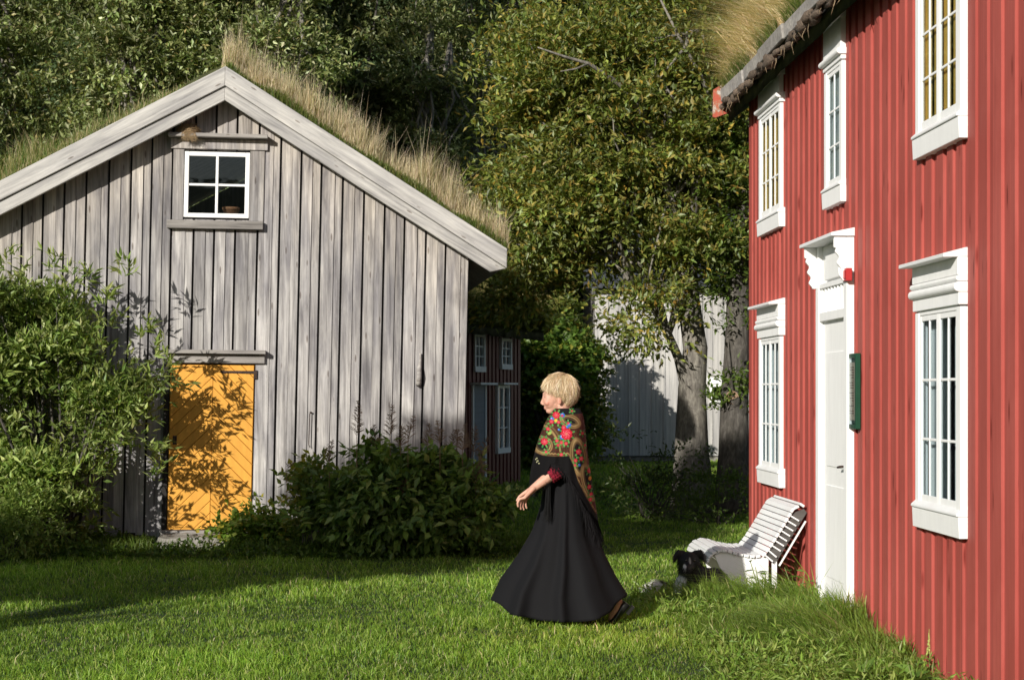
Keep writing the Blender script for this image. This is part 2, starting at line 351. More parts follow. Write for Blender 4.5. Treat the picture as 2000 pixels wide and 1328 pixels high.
def build_lawn():
    n = 620000; u = RNG.random(n); a, b = 8.2**.4, 41**.4; Y = (a+(b-a)*u)**(1/.4)
    X = RNG.uniform(-1, 1, n)*(.335*Y+.5)
    keep = (X < wallx(Y)-.02)|(Y > 17.0); keep &= ~((Y > 16.95+SB*(X+2.97))&(X < -.45-SB*(Y-17))&(Y < 23.5))
    keep &= ~((Y > 9.0)&(X > wallx(Y)-.7)&(Y < 14)&(RNG.random(n) < .55))
    X, Y = X[keep], Y[keep]; n = len(X)
    patch = smooth_noise(X, Y, 2.2, 5); fine = smooth_noise(X, Y, 9, 6)
    worn = np.exp(-((Y-11.45-.16*np.sin(X*1.3))/.10)**2)*(X < -.3)*(.7+.3*fine)       # faint trodden line across the lawn
    H = RNG.uniform(.016, .066, n)*(1+.30*patch+.35*fine)*(1-.6*np.clip(worn,0,1)); H = np.clip(H, .020, .1)
    tall = RNG.random(n) < .012; H[tall] *= 1.9
    W = (.0030+.00028*Y)*RNG.uniform(.6, 1.5, n)
    C = pick([(.165,.285,.032), (.245,.37,.050), (.105,.195,.024), (.38,.46,.12), (.50,.45,.25)], n, [.36,.32,.17,.12,.03])
    C *= (1+.20*patch[:,None]+.12*fine[:,None]); yel = np.clip(smooth_noise(X, Y, 1.1, 8)-.35, 0, 1)[:,None]; C = C*(1+yel*np.array([.22,.06,.1])); C = C*(1-.35*np.clip(worn,0,1)[:,None])
    th = RNG.uniform(0, 2*np.pi, n); D = np.stack([np.cos(th), np.sin(th)], 1)
    P = np.stack([X, Y, gz(X, Y)-.003], 1)
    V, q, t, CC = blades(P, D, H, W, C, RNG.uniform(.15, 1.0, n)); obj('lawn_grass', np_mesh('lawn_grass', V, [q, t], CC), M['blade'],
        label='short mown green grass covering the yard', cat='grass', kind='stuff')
    # clover and other small broad leaves between the blades
    n = 26000; Y = (a+(b-a)*RNG.random(n)*.62)**(1/.4); X = RNG.uniform(-1,1,n)*(.335*Y+.4); k = (smooth_noise(X, Y, 3, 9) > .25)&(X < wallx(Y)-.05)&(Y < 16.6); X, Y = X[k], Y[k]; n = len(X)
    P = np.stack([X, Y, gz(X, Y)+RNG.uniform(.01,.04,n)], 1); th = RNG.uniform(0, 6.28, n); Dd = np.stack([np.cos(th), np.sin(th), .25+0*th], 1)
    V, Q, C = leaves(P, Dd, np.tile([0,0,1.0], (n,1))+RNG.normal(0,.3,(n,3)), RNG.uniform(.014,.028,n), RNG.uniform(.012,.022,n), pick([(.06,.13,.02),(.09,.17,.03)], n))
    obj('clover', np_mesh('clover', V, [Q], C), M['leaf'], label='small broad leaves of clover mixed into the lawn', cat='clover', kind='stuff')
build_ground(); build_lawn()

# ------------------------------------------------------------------ grey barn
#
barn = empty('barn', (BX, BY, 0), TB, label='weathered grey board barn with turf roof and yellow door', cat='barn')
KS, KZ = .022, .008        # the whole old building leans a little
def bsz(px, py, off=0.0):
    """photo pixel -> (s, z) in the barn's upright gable coordinates on the plane off metres in front of the wall"""
    r = (px-1000)/F; yb = BY-off*NB; Y = (yb-SB*BX)/(1-SB*r); X = r*Y
    s = ((X-BX)+SB*(Y-BY))/NB; z = EYE+(HZ-py)/F*Y
    # invert  s' = s+KS(z-1), z' = z-KZ s
    zz = (z+KZ*(s+KS))/(1+KZ*KS); ss = s-KS*(zz-1); return ss, zz
def lean(o):
    me = o.data; n = len(me.vertices); a = np.empty(n*3, np.float32); me.vertices.foreach_get('co', a); a = a.reshape(-1,3)
    s, z = a[:,0].copy(), a[:,2].copy(); a[:,0] = s+KS*(z-1); a[:,2] = z-KZ*s; me.vertices.foreach_set('co', a.ravel()); me.update(); return o
OV = .25                                                   # gable overhang
A_ = bsz(441, 131, OV); Rt = bsz(990, 487, OV); Lp = bsz(0, 355, OV)
mr = (A_[1]-Rt[1])/(Rt[0]-A_[0]); ml_ = (A_[1]-Lp[1])/(A_[0]-Lp[0]); SL_END = -3.15
def roofz(s): return A_[1]-(mr*(s-A_[0]) if s > A_[0] else ml_*(A_[0]-s))
UB, LB = .20, .145                                         # vertical heights of upper and lower bargeboard
wallR = bsz(915, 560)[0]; wallL = -2.75
winR = (*bsz(359, 425), *bsz(489, 300)); doorR = (*bsz(325, 1037), *bsz(498, 711))
wt = (*bsz(327, 447), *bsz(524, 268)); dt_ = (*bsz(314, 1045), *bsz(518, 683))
def build_barn_front():
    mb = MB(); s = wallL; zb = .12; i = 0
    cuts = [(winR[0]-.02, winR[2]+.02, winR[1]-.02, winR[3]+.02), (doorR[0]-.01, doorR[2]+.01, -1, doorR[3]+.02)]
    while s < wallR-.02:
        wd = .2175+R_(-.012,.012); e = min(s+wd, wallR)
        if wallR-e < .08: e = wallR
        wa = (e-s)*R_(.52,.66); tone = R_(.82,1.12)
        pieces = []
        for (a, b, th) in ((s+.0115, s+wa, .034), (s+wa, e-.0115, .024)):
            br = sorted([a, b]+[c for cc in cuts for c in cc[:2] if a+.003 < c < b-.003])
            pieces += [(p, q, th) for p, q in zip(br[:-1], br[1:])]
        for (a, b, th) in pieces:
            segs = [(zb+R_(-.03,.02), None)]
            for (c0, c1, z0, z1) in cuts:
                if (a+b)/2 > c0 and (a+b)/2 < c1:
                    new = []
                    for (p, q) in segs:
                        qq = q if q is not None else 99
                        if z0 > p: new.append((p, min(z0, qq)))
                        if z1 < qq: new.append((max(z1, p), q))
                    segs = new
            mb.col = (tone*R_(.9,1.1), random.random(), .5)
            for (p, q) in segs:
                if q is None:
                    ta, tb = roofz(a)-.27, roofz(b)-.27
                    poly = [(a,p),(b,p),(b,tb)]+([(A_[0], A_[1]-.27)] if a < A_[0] < b else [])+[(a,ta)]
                    w = R_(-.004,.004)
                else: poly = [(a,p),(b,p),(b,q),(a,q)]; w = R_(-.003,.003)
                mb.prism(poly, -th+w, 0.0)
        s = e; i += 1
    lean(mb.build('wall', M['barn'], barn))
    mb = MB(); c = .055                                    # near-black sheet standing for shade in the gaps, open at window and door
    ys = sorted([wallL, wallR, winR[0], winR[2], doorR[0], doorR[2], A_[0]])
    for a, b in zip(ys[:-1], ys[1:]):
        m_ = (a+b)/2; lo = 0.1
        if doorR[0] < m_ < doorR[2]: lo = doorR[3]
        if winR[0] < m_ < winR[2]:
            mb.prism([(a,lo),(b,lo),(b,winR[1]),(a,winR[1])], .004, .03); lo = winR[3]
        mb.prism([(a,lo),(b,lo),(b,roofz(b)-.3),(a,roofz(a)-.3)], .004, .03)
    lean(mb.build('gap_shade_sheet', M['darkwood'], barn))
    mb = MB(); mb.col = (.9,.3,.5); D = 6.0                # side and back walls
    for sx in (wallL, wallR-.03):
        y = .03
        while y < D-.05: mb.col = (R_(.85,1.1), random.random(), .5); mb.box(sx, sx+.03, y, y+.2, .1, roofz(sx+.015)-.3); y += .2
    s = wallL
    while s < wallR-.1:
        mb.col = (R_(.85,1.1), random.random(), .5); mb.prism([(s,.1),(s+.2,.1),(s+.2,roofz(s+.2)-.3),(s,roofz(s)-.3)], D, D+.03); s += .2
    lean(mb.build('side_wall', M['barn'], barn))
    mb = MB()
    for k in range(9):
        s0 = wallL+(wallR-wallL)*k/9; mb.col = (R_(.8,1.1),1,1); mb.box(s0, s0+(wallR-wallL)/9-.03, .03, .4, -.1, .12)
    lean(mb.build('foundation', M['stone'], barn, bevel=.03))
def barge(side):
    a = A_[0]; e = Rt[0] if side > 0 else SL_END; mb = MB(); mb.col = (1.03, R_(0,1), .5)
    ze = roofz(e); ex = .19
    # upper board proud of the lower one
    mb.prism([(a,A_[1]),(e,ze),(e,ze-UB)]+[(a,A_[1]-UB)], -OV-.045, -OV); bm_ = M['barge' if side > 0 else 'barge_left']
    o1 = lean(mb.build('bargeboard', bm_, barn, bevel=.006))
    mb = MB(); mb.col = (.93, R_(0,1), .5); e2 = e-(.17 if side > 0 else -.17)
    mb.prism([(a,A_[1]-UB-.002),(e-side*.004,ze-UB-.002),(e2, roofz(e2)-UB-LB),(a,A_[1]-UB-LB)], -OV-.02, -OV+.025)
    lean(mb.build('bargeboard', bm_, barn, bevel=.005))
def turf_roof(parent, prof, y0, y1, thick, name='roof_turf', lump=.035, fn=None):
    """prof: list of (s,z) along the slope; soil sheet with uneven top"""
    ns_, nv = 60, 60; V = []; 
    for i in range(ns_+1):
        q = i/ns_*(len(prof)-1); k = min(int(q), len(prof)-2); f = q-k; s = prof[k][0]*(1-f)+prof[k+1][0]*f; z = prof[k][1]*(1-f)+prof[k+1][1]*f
        for j in range(nv+1):
            y = y0+(y1-y0)*j/nv; edge = 1 if 0 < i < ns_ and 0 < j < nv else .35
            V.append((s, y, z+thick*edge+lump*edge*noise.noise(Vector((s*3,y*3,1)))*2))
    nb = len(V); V += [(v[0], v[1], v[2]-thick-.1) for v in V]
    m = nv+1; fs = []
    for i in range(ns_):
        for j in range(nv):
            a = i*m+j; fs += [(a, a+m, a+m+1, a+1), (nb+a, nb+a+1, nb+a+m+1, nb+a+m)]
    for j in range(nv): fs += [(j, j+1, nb+j+1, nb+j), (ns_*m+j+1, ns_*m+j, nb+ns_*m+j, nb+ns_*m+j+1)]
    for i in range(ns_): fs += [(i*m+m, i*m, nb+i*m, nb+i*m+m), (i*m+nv, i*m+m+nv, nb+i*m+m+nv, nb+i*m+nv)]
    me = np_mesh(name, V, [np.array(fs)], smooth=True); return obj(name, me, M['turf'], parent)
def roof_blades(name, parent, S, Y, Z, H, W, C, D, bend, mat='straw', fn=None, **k):
    P = np.stack([S, Y, Z], 1); V, q, t, CC = blades(P, D, H, W, C, bend, .8); o = obj(name, np_mesh(name, V, [q,t], CC), M[mat], parent, **k)
    return o
def build_barn_roof():
    mb = MB()                                              # roof boards below the turf
    for (a, b) in ((A_[0], Rt[0]-.05), (SL_END+.05, A_[0])):
        mb.prism([(a, roofz(a)-.24),(b, roofz(b)-.24),(b, roofz(b)-.10),(a, roofz(a)-.10)], -OV+.03, 6.3)
    lean(mb.build('roof', M['trimwood'], barn))
    barge(1); barge(-1)
    a = A_[0]; e = Rt[0]-.10
    lean(turf_roof(barn, [(a,roofz(a)-.03),(e,roofz(e)-.05)], -OV+.0, 6.3, .07))
    lean(turf_roof(barn, [(SL_END+.1,roofz(SL_END+.1)-.05),(a,roofz(a)-.03)], -OV+.0, 6.3, .07))
    rz = np.vectorize(roofz)
    # right slope: straw coloured tall grass over a green lower band
    n = 42000; S = RNG.uniform(a-.05, e+.12, n); Y = -OV+.03+RNG.random(n)**1.7*4.0; Z = rz(S)+.0+.0*Y
    fr = (S-a)/(e-a); cl = np.clip(.9+.35*smooth_noise(S, Y, 9, 21)+.25*smooth_noise(S, Y, 23, 22), .25, 1.6)
    front = np.clip((Y+OV)/.22, .18, 1)
    H = RNG.uniform(.16, .56, n)*cl*front*(1-.1*fr); tall = RNG.random(n) < .05; H[tall] *= 1.45
    C = pick([(.58,.48,.34),(.68,.58,.43),(.44,.35,.23),(.32,.32,.15)], n, [.42,.28,.2,.1])
    D = np.stack([RNG.normal(.18,.5,n), RNG.normal(-.1,.4,n)], 1)
    lean(roof_blades('dry_grass', barn, S, Y, Z, H, RNG.uniform(.0035,.0065,n), C, D, RNG.uniform(.05,.45,n), kind='stuff'))
    n = 26000; S = RNG.uniform(a, e+.1, n); Y = -OV+RNG.random(n)**1.5*1.5; Z = rz(S)
    C = pick([(.11,.17,.03),(.17,.21,.05),(.28,.26,.10)], n, [.45,.35,.2]); D = RNG.normal(0,.6,(n,2)); D[:,1] -= .2
    H = RNG.uniform(.03,.12,n)*np.clip(1+.5*smooth_noise(S, Y, 7, 30), .3, 2)
    lean(roof_blades('green_grass', barn, S, Y, Z, H, RNG.uniform(.004,.007,n), C, D, RNG.uniform(.2,.9,n), 'blade', kind='stuff'))
    # left slope: greener, shorter towards the apex, long at the eave
    n = 26000; S = RNG.uniform(SL_END, a+.05, n); Y = -OV+.03+RNG.random(n)**1.6*3.0; Z = rz(S)
    fr = np.clip((a-S)/2.6, 0, 1); front = np.clip((Y+OV)/.25, .2, 1)
    H = RNG.uniform(.08,.34,n)*(.3+1.0*fr)*front*np.clip(1+.5*smooth_noise(S, Y, 8, 33), .2, 1.8)
    tall = RNG.random(n) < .02; H[tall] *= 2
    C = pick([(.13,.20,.05),(.20,.25,.07),(.48,.40,.24),(.34,.30,.14)], n, [.28,.2,.32,.2]); D = RNG.normal(0,.6,(n,2)); D[:,1] -= .1
    lean(roof_blades('green_grass', barn, S, Y, Z, H, RNG.uniform(.004,.007,n), C, D, RNG.uniform(.1,.7,n), 'blade', kind='stuff'))
def build_barn_openings():
    # window: casing, cap shelf, sill, white sash with four panes
    w = winR; mb = MB(); f = -.06
    mb.col = (.82,.1,.5); a = wt[0]+.05; b = wt[2]-.01
    mb.box(a, w[0]-.004, -.052, -.036, wt[1]+.09, w[3]+.03); mb.box(w[2]+.004, b-.02, -.052, -.036, wt[1]+.09, w[3]+.03)
    mb.col = (1.1,.4,.5); mb.box(a-.03, b+.01, -.07, -.036, w[3]+.025, wt[3]-.045)
    lean(mb.build('window_casing', M['barn'], barn, bevel=.003))
    mb = MB(); mb.col = (.95,.7,.5); mb.box(wt[0], wt[2]+.0, -.17, -.03, wt[3]-.04, wt[3]-.0); cap = lean(mb.build('window_hood', M['trimwood'], barn, bevel=.004))
    mb = MB(); mb.col = (.72,.2,.5); mb.box(wt[0], wt[2]-.03, -.10, -.03, wt[1], wt[1]+.085); lean(mb.build('window_sill', M['trimwood'], barn, bevel=.004))
    root = empty('window', (0,0,0)); root.parent = barn
    mb = MB(); mb.col = (1,.5,1); t = .045
    mb.box(w[0], w[0]+t, -.045, -.0, w[1], w[3]); mb.box(w[2]-t, w[2], -.045, -.0, w[1], w[3])
    mb.box(w[0]+t, w[2]-t, -.043, -.0, w[3]-t, w[3]); mb.box(w[0]+t, w[2]-t, -.043, -.0, w[1], w[1]+t)
    cx = (w[0]+w[2])/2; cz = (w[1]+w[3])/2
    mb.box(cx-.014, cx+.014, -.04, -.008, w[1]+t, w[3]-t); mb.box(w[0]+t, cx-.014, -.036, -.008, cz-.012, cz+.012); mb.box(cx+.014, w[2]-t, -.036, -.008, cz-.012, cz+.012)
    lean(mb.build('window_frame', M['white'], root, bevel=.003))
    mb = MB(); mb.box(w[0]+t-.005, w[2]-t+.005, -.022, -.018, w[1]+t-.005, w[3]-t+.005); lean(mb.build('pane', M['glass'], root))
    mb = MB(); mb.col = (1,1,1); px0, z0 = bsz(450, 419); z0 = w[1]+.05
    mb.box(w[0]-.1, w[2]+.1, .035, .25, z0-.05, z0-.002); lean(mb.build('inner_shelf', M['trimwood'], root))
    pot = MB(); pot.sm = True; pot.tube([(px0,.14,z0),(px0,.14,z0+.05),(px0,.14,z0+.052),(px0,.14,z0+.078),(px0,.14,z0+.08)], [.07,.083,.092,.094,.08], 20)
    fp = lean(pot.build('flower_pot', mat_plain('clay', (.30,.13,.06), .8, .15))); fp.location = barn.location; fp.rotation_euler = barn.rotation_euler
    tag(fp, 'brown clay flower pot behind the lower right pane of the barn window', 'flower pot')
    # nest of straw on the hood
    nx, nz = bsz(367, 264, .15); mb = MB(); 
    for k in range(650):
        th = R_(0,6.28); ph = math.acos(R_(-.4,1)); r = R_(.75,1.05); c = Vector((.11*r*math.sin(ph)*math.cos(th), .075*r*math.sin(ph)*math.sin(th), .075*r*math.cos(ph)))
        d = Vector((-math.sin(th), math.cos(th), R_(-.4,.4)))*R_(.03,.06)+Vector((R_(-.02,.02),0,R_(-.02,.02)))
        g = R_(.7,1.2); mb.col = (.42*g,.30*g,.17*g); mb.tube([c-d, c+Vector((0,0,.004)), c+d], [.0018,.0022,.0012], 4, False)
    for k in range(120):
        c = Vector((R_(-.05,.08), -.04+R_(-.03,.02), R_(-.02,.0))); g = R_(.6,1.1); mb.col = (.42*g,.30*g,.17*g)
        mb.tube([c, c+Vector((R_(-.03,.03), -.02, -.04)), c+Vector((R_(-.04,.05), -.02, R_(-.1,-.05)))], [.002,.002,.001], 4, False)
    mb.col = (.2,.13,.07); mb.ell((0,0,.0), (.095,.06,.062)); 
    m, ns, ln, B = mk('straw_nest'); at = nd(ns,'ShaderNodeAttribute',attribute_name='Col'); ln.new(at.outputs[0], B.inputs[0]); B.inputs['Roughness'].default_value = .9
    o = mb.build('bird_nest', m, label='round brown straw bird nest on the hood over the barn window', cat='nest')
    ps = Vector((nx+KS*(nz-1), -.10, nz-KZ*nx+.035)); o.location = Matrix.Translation(barn.location) @ Matrix.Rotation(TB,4,'Z') @ ps; o.rotation_euler = (0,0,TB)
    # door: herringbone boards, hinges, latch
    d = doorR; droot = empty('door', (0,0,0)); droot.parent = barn; mb = MB(); cx = (d[0]+d[2])/2+.01
    z0, z1 = d[1]+.02, d[3]-.015
    def clipp(poly, ax, lim, keep_less):
        out = []
        for i in range(len(poly)):
            a, b = poly[i], poly[(i+1) % len(poly)]; ia = (a[ax] <= lim) == keep_less; ib = (b[ax] <= lim) == keep_less
            if ia: out.append(a)
            if ia != ib:
                t = (lim-a[ax])/(b[ax]-a[ax]); out.append((a[0]+(b[0]-a[0])*t, a[1]+(b[1]-a[1])*t))
        return out
    for side in (-1, 1):
        xa, xb = (d[0]+.012, cx-.002) if side < 0 else (cx+.002, d[2]-.008)
        k = -3
        while k < 22:
            c0 = z0+k*.128; h = .122; sl = 1.0 if side < 0 else -1.0; xr = xa if side < 0 else xa
            base = c0-(0 if side < 0 else -.45)
            poly = [(xa, base), (xb, base+sl*(xb-xa)), (xb, base+sl*(xb-xa)+h), (xa, base+h)]
            for (ax, lim, kl) in ((1, z1, True), (1, z0, False)):
                if len(poly) > 2: poly = clipp(poly, ax, lim, kl)
            if len(poly) > 2: mb.col = (R_(.96,1.04), random.random(), 1); mb.prism(poly, -.04+R_(-.001,.001), -.016)
            k += 1
    lean(mb.build('door_boards', M['yellow'], droot, bevel=.003))
    mb = MB(); mb.col = (.85,.5,1); mb.box(d[0]+.004, d[2]-.002, -.018, .0, z0-.005, z1+.005); lean(mb.build('door_backing', M['yellow'], droot))
    for (py, L) in ((727, .36), (1025, .36)):
        mb = MB(); s1, zz = bsz(497, py); s1 = d[2]-.005
        mb.prism([(s1,zz-.016),(s1,zz+.014),(s1-L*.7,zz+.012),(s1-L*.9,zz+.014),(s1-L,zz),(s1-L*.9,zz-.014),(s1-L*.7,zz-.01)], -.05, -.042)
        mb.box(s1, s1+.03, -.055, -.036, zz-.07 if py < 900 else zz-.02, zz+.02); lean(mb.build('hinge', M['iron'], droot))
    mb = MB(); s1, zz = bsz(342, 859); mb.box(s1-.02, s1+.02, -.05, -.041, zz-.045, zz+.045); mb.tube([(s1-.01,-.05,zz+.02),(s1-.01,-.085,zz+.02),(s1+.01,-.085,zz-.03)], .006, 6); lean(mb.build('latch', M['iron'], droot))
    mb = MB(); mb.col = (.8,.3,1); mb.box(d[0]-.05, d[2]+.02, -.12, .0, d[1]-.05, d[1]+.015); lean(mb.build('threshold', M['trimwood'], barn, bevel=.004))
    mb = MB(); mb.col = (.93,.6,1); mb.box(dt_[0]+.03, dt_[2]-.0, -.075, -.035, d[3]+.005, dt_[3]-.055); lean(mb.build('door_lintel', M['trimwood'], barn, bevel=.004))
    mb = MB(); mb.col = (.85,.9,1); mb.box(dt_[0], dt_[2]+.01, -.14, -.03, dt_[3]-.05, dt_[3]-.01); lean(mb.build('door_hood', M['trimwood'], barn, bevel=.004))
    mb = MB(); mb.col = (.5,.9,1); mb.box(d[0]-.05, d[0]-.002, -.05, .0, .1, d[3]); lean(mb.build('door_post', M['darkwood'], barn))
    # carved wooden handle and an iron rod on the wall
    mb = MB(); mb.sm = True; s1, zb = bsz(817, 752, .05); s2, zt = bsz(823, 690, .05)
    L = zt-zb; mb.col = (1.05,.2,1)
    mb.tube([(s1-.0,-.05,zb),(s1+.0,-.075,zb+L*.08),(s1+.004,-.09,zb+L*.3),(s1+.002,-.08,zb+L*.5),(s1+.01,-.06,zb+L*.65),(s1+.016,-.045,zb+L*.85),(s1+.014,-.04,zt)], [.026,.03,.027,.024,.017,.012,.009], 10)
    mb.tube([(s1,-.02,zb+L*.45),(s1,-.08,zb+L*.5)], .012, 8); lean(mb.build('handle', M['trimwood'], barn))
    mb = MB(); s1, zt = bsz(605, 806); s2, zb = bsz(604, 868); mb.tube([(s1+.01,-.04,zt),(s1,-.055,zt-.01),(s1-.003,-.055,zb),(s1+.012,-.045,zb-.03)], .005, 6); mb.ell((s1+.012,-.045,zt+.003),(.014,.01,.01)); lean(mb.build('iron_hook', M['iron'], barn))
def build_step():
    sx, sz = bsz(386, 1040); mb = MB(); random.seed(5); n = 22; rings = []
    for j, (zz, sc) in enumerate(((-.05,1.02),(.0,1.0),(.085,.99),(.13,.95),(.14,.6),(.142,.01))):
        for i in range(n):
            a = 2*math.pi*i/n; ca, sa = math.cos(a), math.sin(a); q = (abs(ca)**5+abs(sa)**5)**(-.2)
            j_ = 1+.035*math.sin(3*a+1)+.02*math.sin(7*a); rings.append((.40*ca*q*sc*j_, .26*sa*q*sc*j_, zz+.010*math.sin(5*a+j)))
    mb.add(rings, [(j*n+i, j*n+(i+1) % n, (j+1)*n+(i+1) % n, (j+1)*n+i) for j in range(5) for i in range(n)]); mb.sm = False
    o = mb.build('stone_step', M['stone'], label='flat grey stone step under the yellow barn door', cat='step', bevel=.012)
    o.location = Matrix.Translation(barn.location) @ Matrix.Rotation(TB,4,'Z') @ Vector((sx,-.33,0)); o.rotation_euler = (0,0,TB)
build_barn_front(); build_barn_roof(); build_barn_openings(); build_step()

# ------------------------------------------------------------------ red house on the right
house = empty('red_house', (X0, 0, 0), TH, label='two storey red board house with turf roof at the right', cat='house')
def ru(px): return F*X0/(px-862)*NS           # distance along the wall (local y) seen at column px
def rz(px, py): return EYE+(HZ-py)/(px-862)*X0
U0, U1 = 3.0, ru(1463); EZ = EYE+.98*(X0-.18)
ub, ua = ru(1797), ru(1886)                    # near windows
vb, va = ru(1488), ru(1530)
mb_, ma = ru(1617), ru(1652)
db, da = ru(1606), ru(1668)
RCUT = [(ua+.01,ub-.01,EYE-.72,EYE+.52),(va+.01,vb-.01,EYE-.72,EYE+.52),(ua+.01,ub-.01,EYE+1.62,EYE+2.70),(va+.01,vb-.01,EYE+1.62,EYE+2.70),
        (ma+.01,mb_-.01,EYE+1.60,EYE+2.62),(da+.02,db-.02,-.3,EYE+1.14)]
def cut_segs(a, b, lo, hi, cuts):
    segs = [(lo, hi)]
    for (c0,c1,z0,z1) in cuts:
        if (a+b)/2 > c0 and (a+b)/2 < c1:
            new = []
            for (p,q) in segs:
                if z0 > p: new.append((p, min(z0,q)))
                if z1 < q: new.append((max(z1,p), q))
            segs = [x for x in new if x[1]-x[0] > .002]
    return segs
def build_red_wall():
    mb = MB(); u = U0; top = EZ+.14
    for (a,b,k) in [(U0, U1, 0)]:
        i = 0
        while u < U1-.001:
            w = .118+R_(-.03,.02) if i % 2 == 0 else .088+R_(-.016,.02); e = min(u+w, U1)
            if U1-e < .05: e = U1
            mb.col = (R_(.92,1.06) if i % 2 == 0 else R_(.88,1.0), random.random(), 1)
            # split pieces at opening edges
            br = sorted([u, e]+[c for cc in RCUT for c in cc[:2] if u+.004 < c < e-.004])
            x = (0.0 if i % 2 == 0 else .018)+R_(-.002,.002)
            for a_, b_ in zip(br[:-1], br[1:]):
                for (p,q) in cut_segs(a_, b_, -.24, top, RCUT): mb.box(x, .045, a_, b_, p, q)
            u = e; i += 1
    mb.build('wall', M['red'], house)
    mb = MB(); W = 6.0                                         # gables and back
    for yy in (U0-.03, U1-.03):
        x = .05; i = 0
        while x < W:
            w = .12 if i % 2 == 0 else .09; mb.col = (R_(.88,1.1), random.random(), 1); t = .0 if i % 2 else .02
            zt = EZ+.14+min(x, W-x)*.7
            mb.box(x, x+w, yy-(t if yy < 5 else 0), yy+.03+(t if yy > 5 else 0)-.001, -.1, zt); x += w; i += 1
    mb.box(W, W+.04, U0, U1, -.1, EZ+.14); mb.build('gable_wall', M['red'], house)
    mb = MB(); u = U0
    while u < U1-.05:
        w = R_(.3,.6); mb.col = (R_(.8,1.2),1,1); mb.box(.03, .3, u, min(u+w, U1), -.4, -.082+R_(0,.001)); u += w+.01
    mb.build('foundation', M['stone'], house, bevel=.02)
    mb = MB(); mb.box(.1, 5.95, U0+.05, U1-.05, -.04, 0.0); mb.box(.1, 5.95, U0+.05, U1-.05, 2.72, 2.9); mb.box(1.6, 1.7, U0+.05, U1-.06, 0.001, 2.719)
    mb.build('interior_floor', M['darkwood'], house)
M['ochre'] = mat_plain('ochre_blind', (.85,.50,.11), .8, .15, 4)
M['curtain'] = mat_plain('curtain', (.62,.62,.60), .9, .06, 4)
def sash(mb, y0, y1, z0, z1, rows, cols, xf=.0, t=.034, m=.017):
    mb.box(xf, xf+.016, y0, y0+t, z0, z1); mb.box(xf, xf+.016, y1-t, y1, z0, z1)
    mb.box(xf+.001, xf+.015, y0+t, y1-t, z1-t, z1); mb.box(xf+.001, xf+.015, y0+t, y1-t, z0, z0+t*1.6)
    for r in range(1, rows):
        z = z0+t+(z1-z0-2*t)*r/rows; mb.box(xf+.003, xf+.012, y0+t, y1-t, z-m/2, z+m/2)
    for c in range(1, cols):
        y = y0+t+(y1-y0-2*t)*c/cols; mb.box(xf+.002, xf+.013, y-m/2, y+m/2, z0+t*1.6, z1-t)
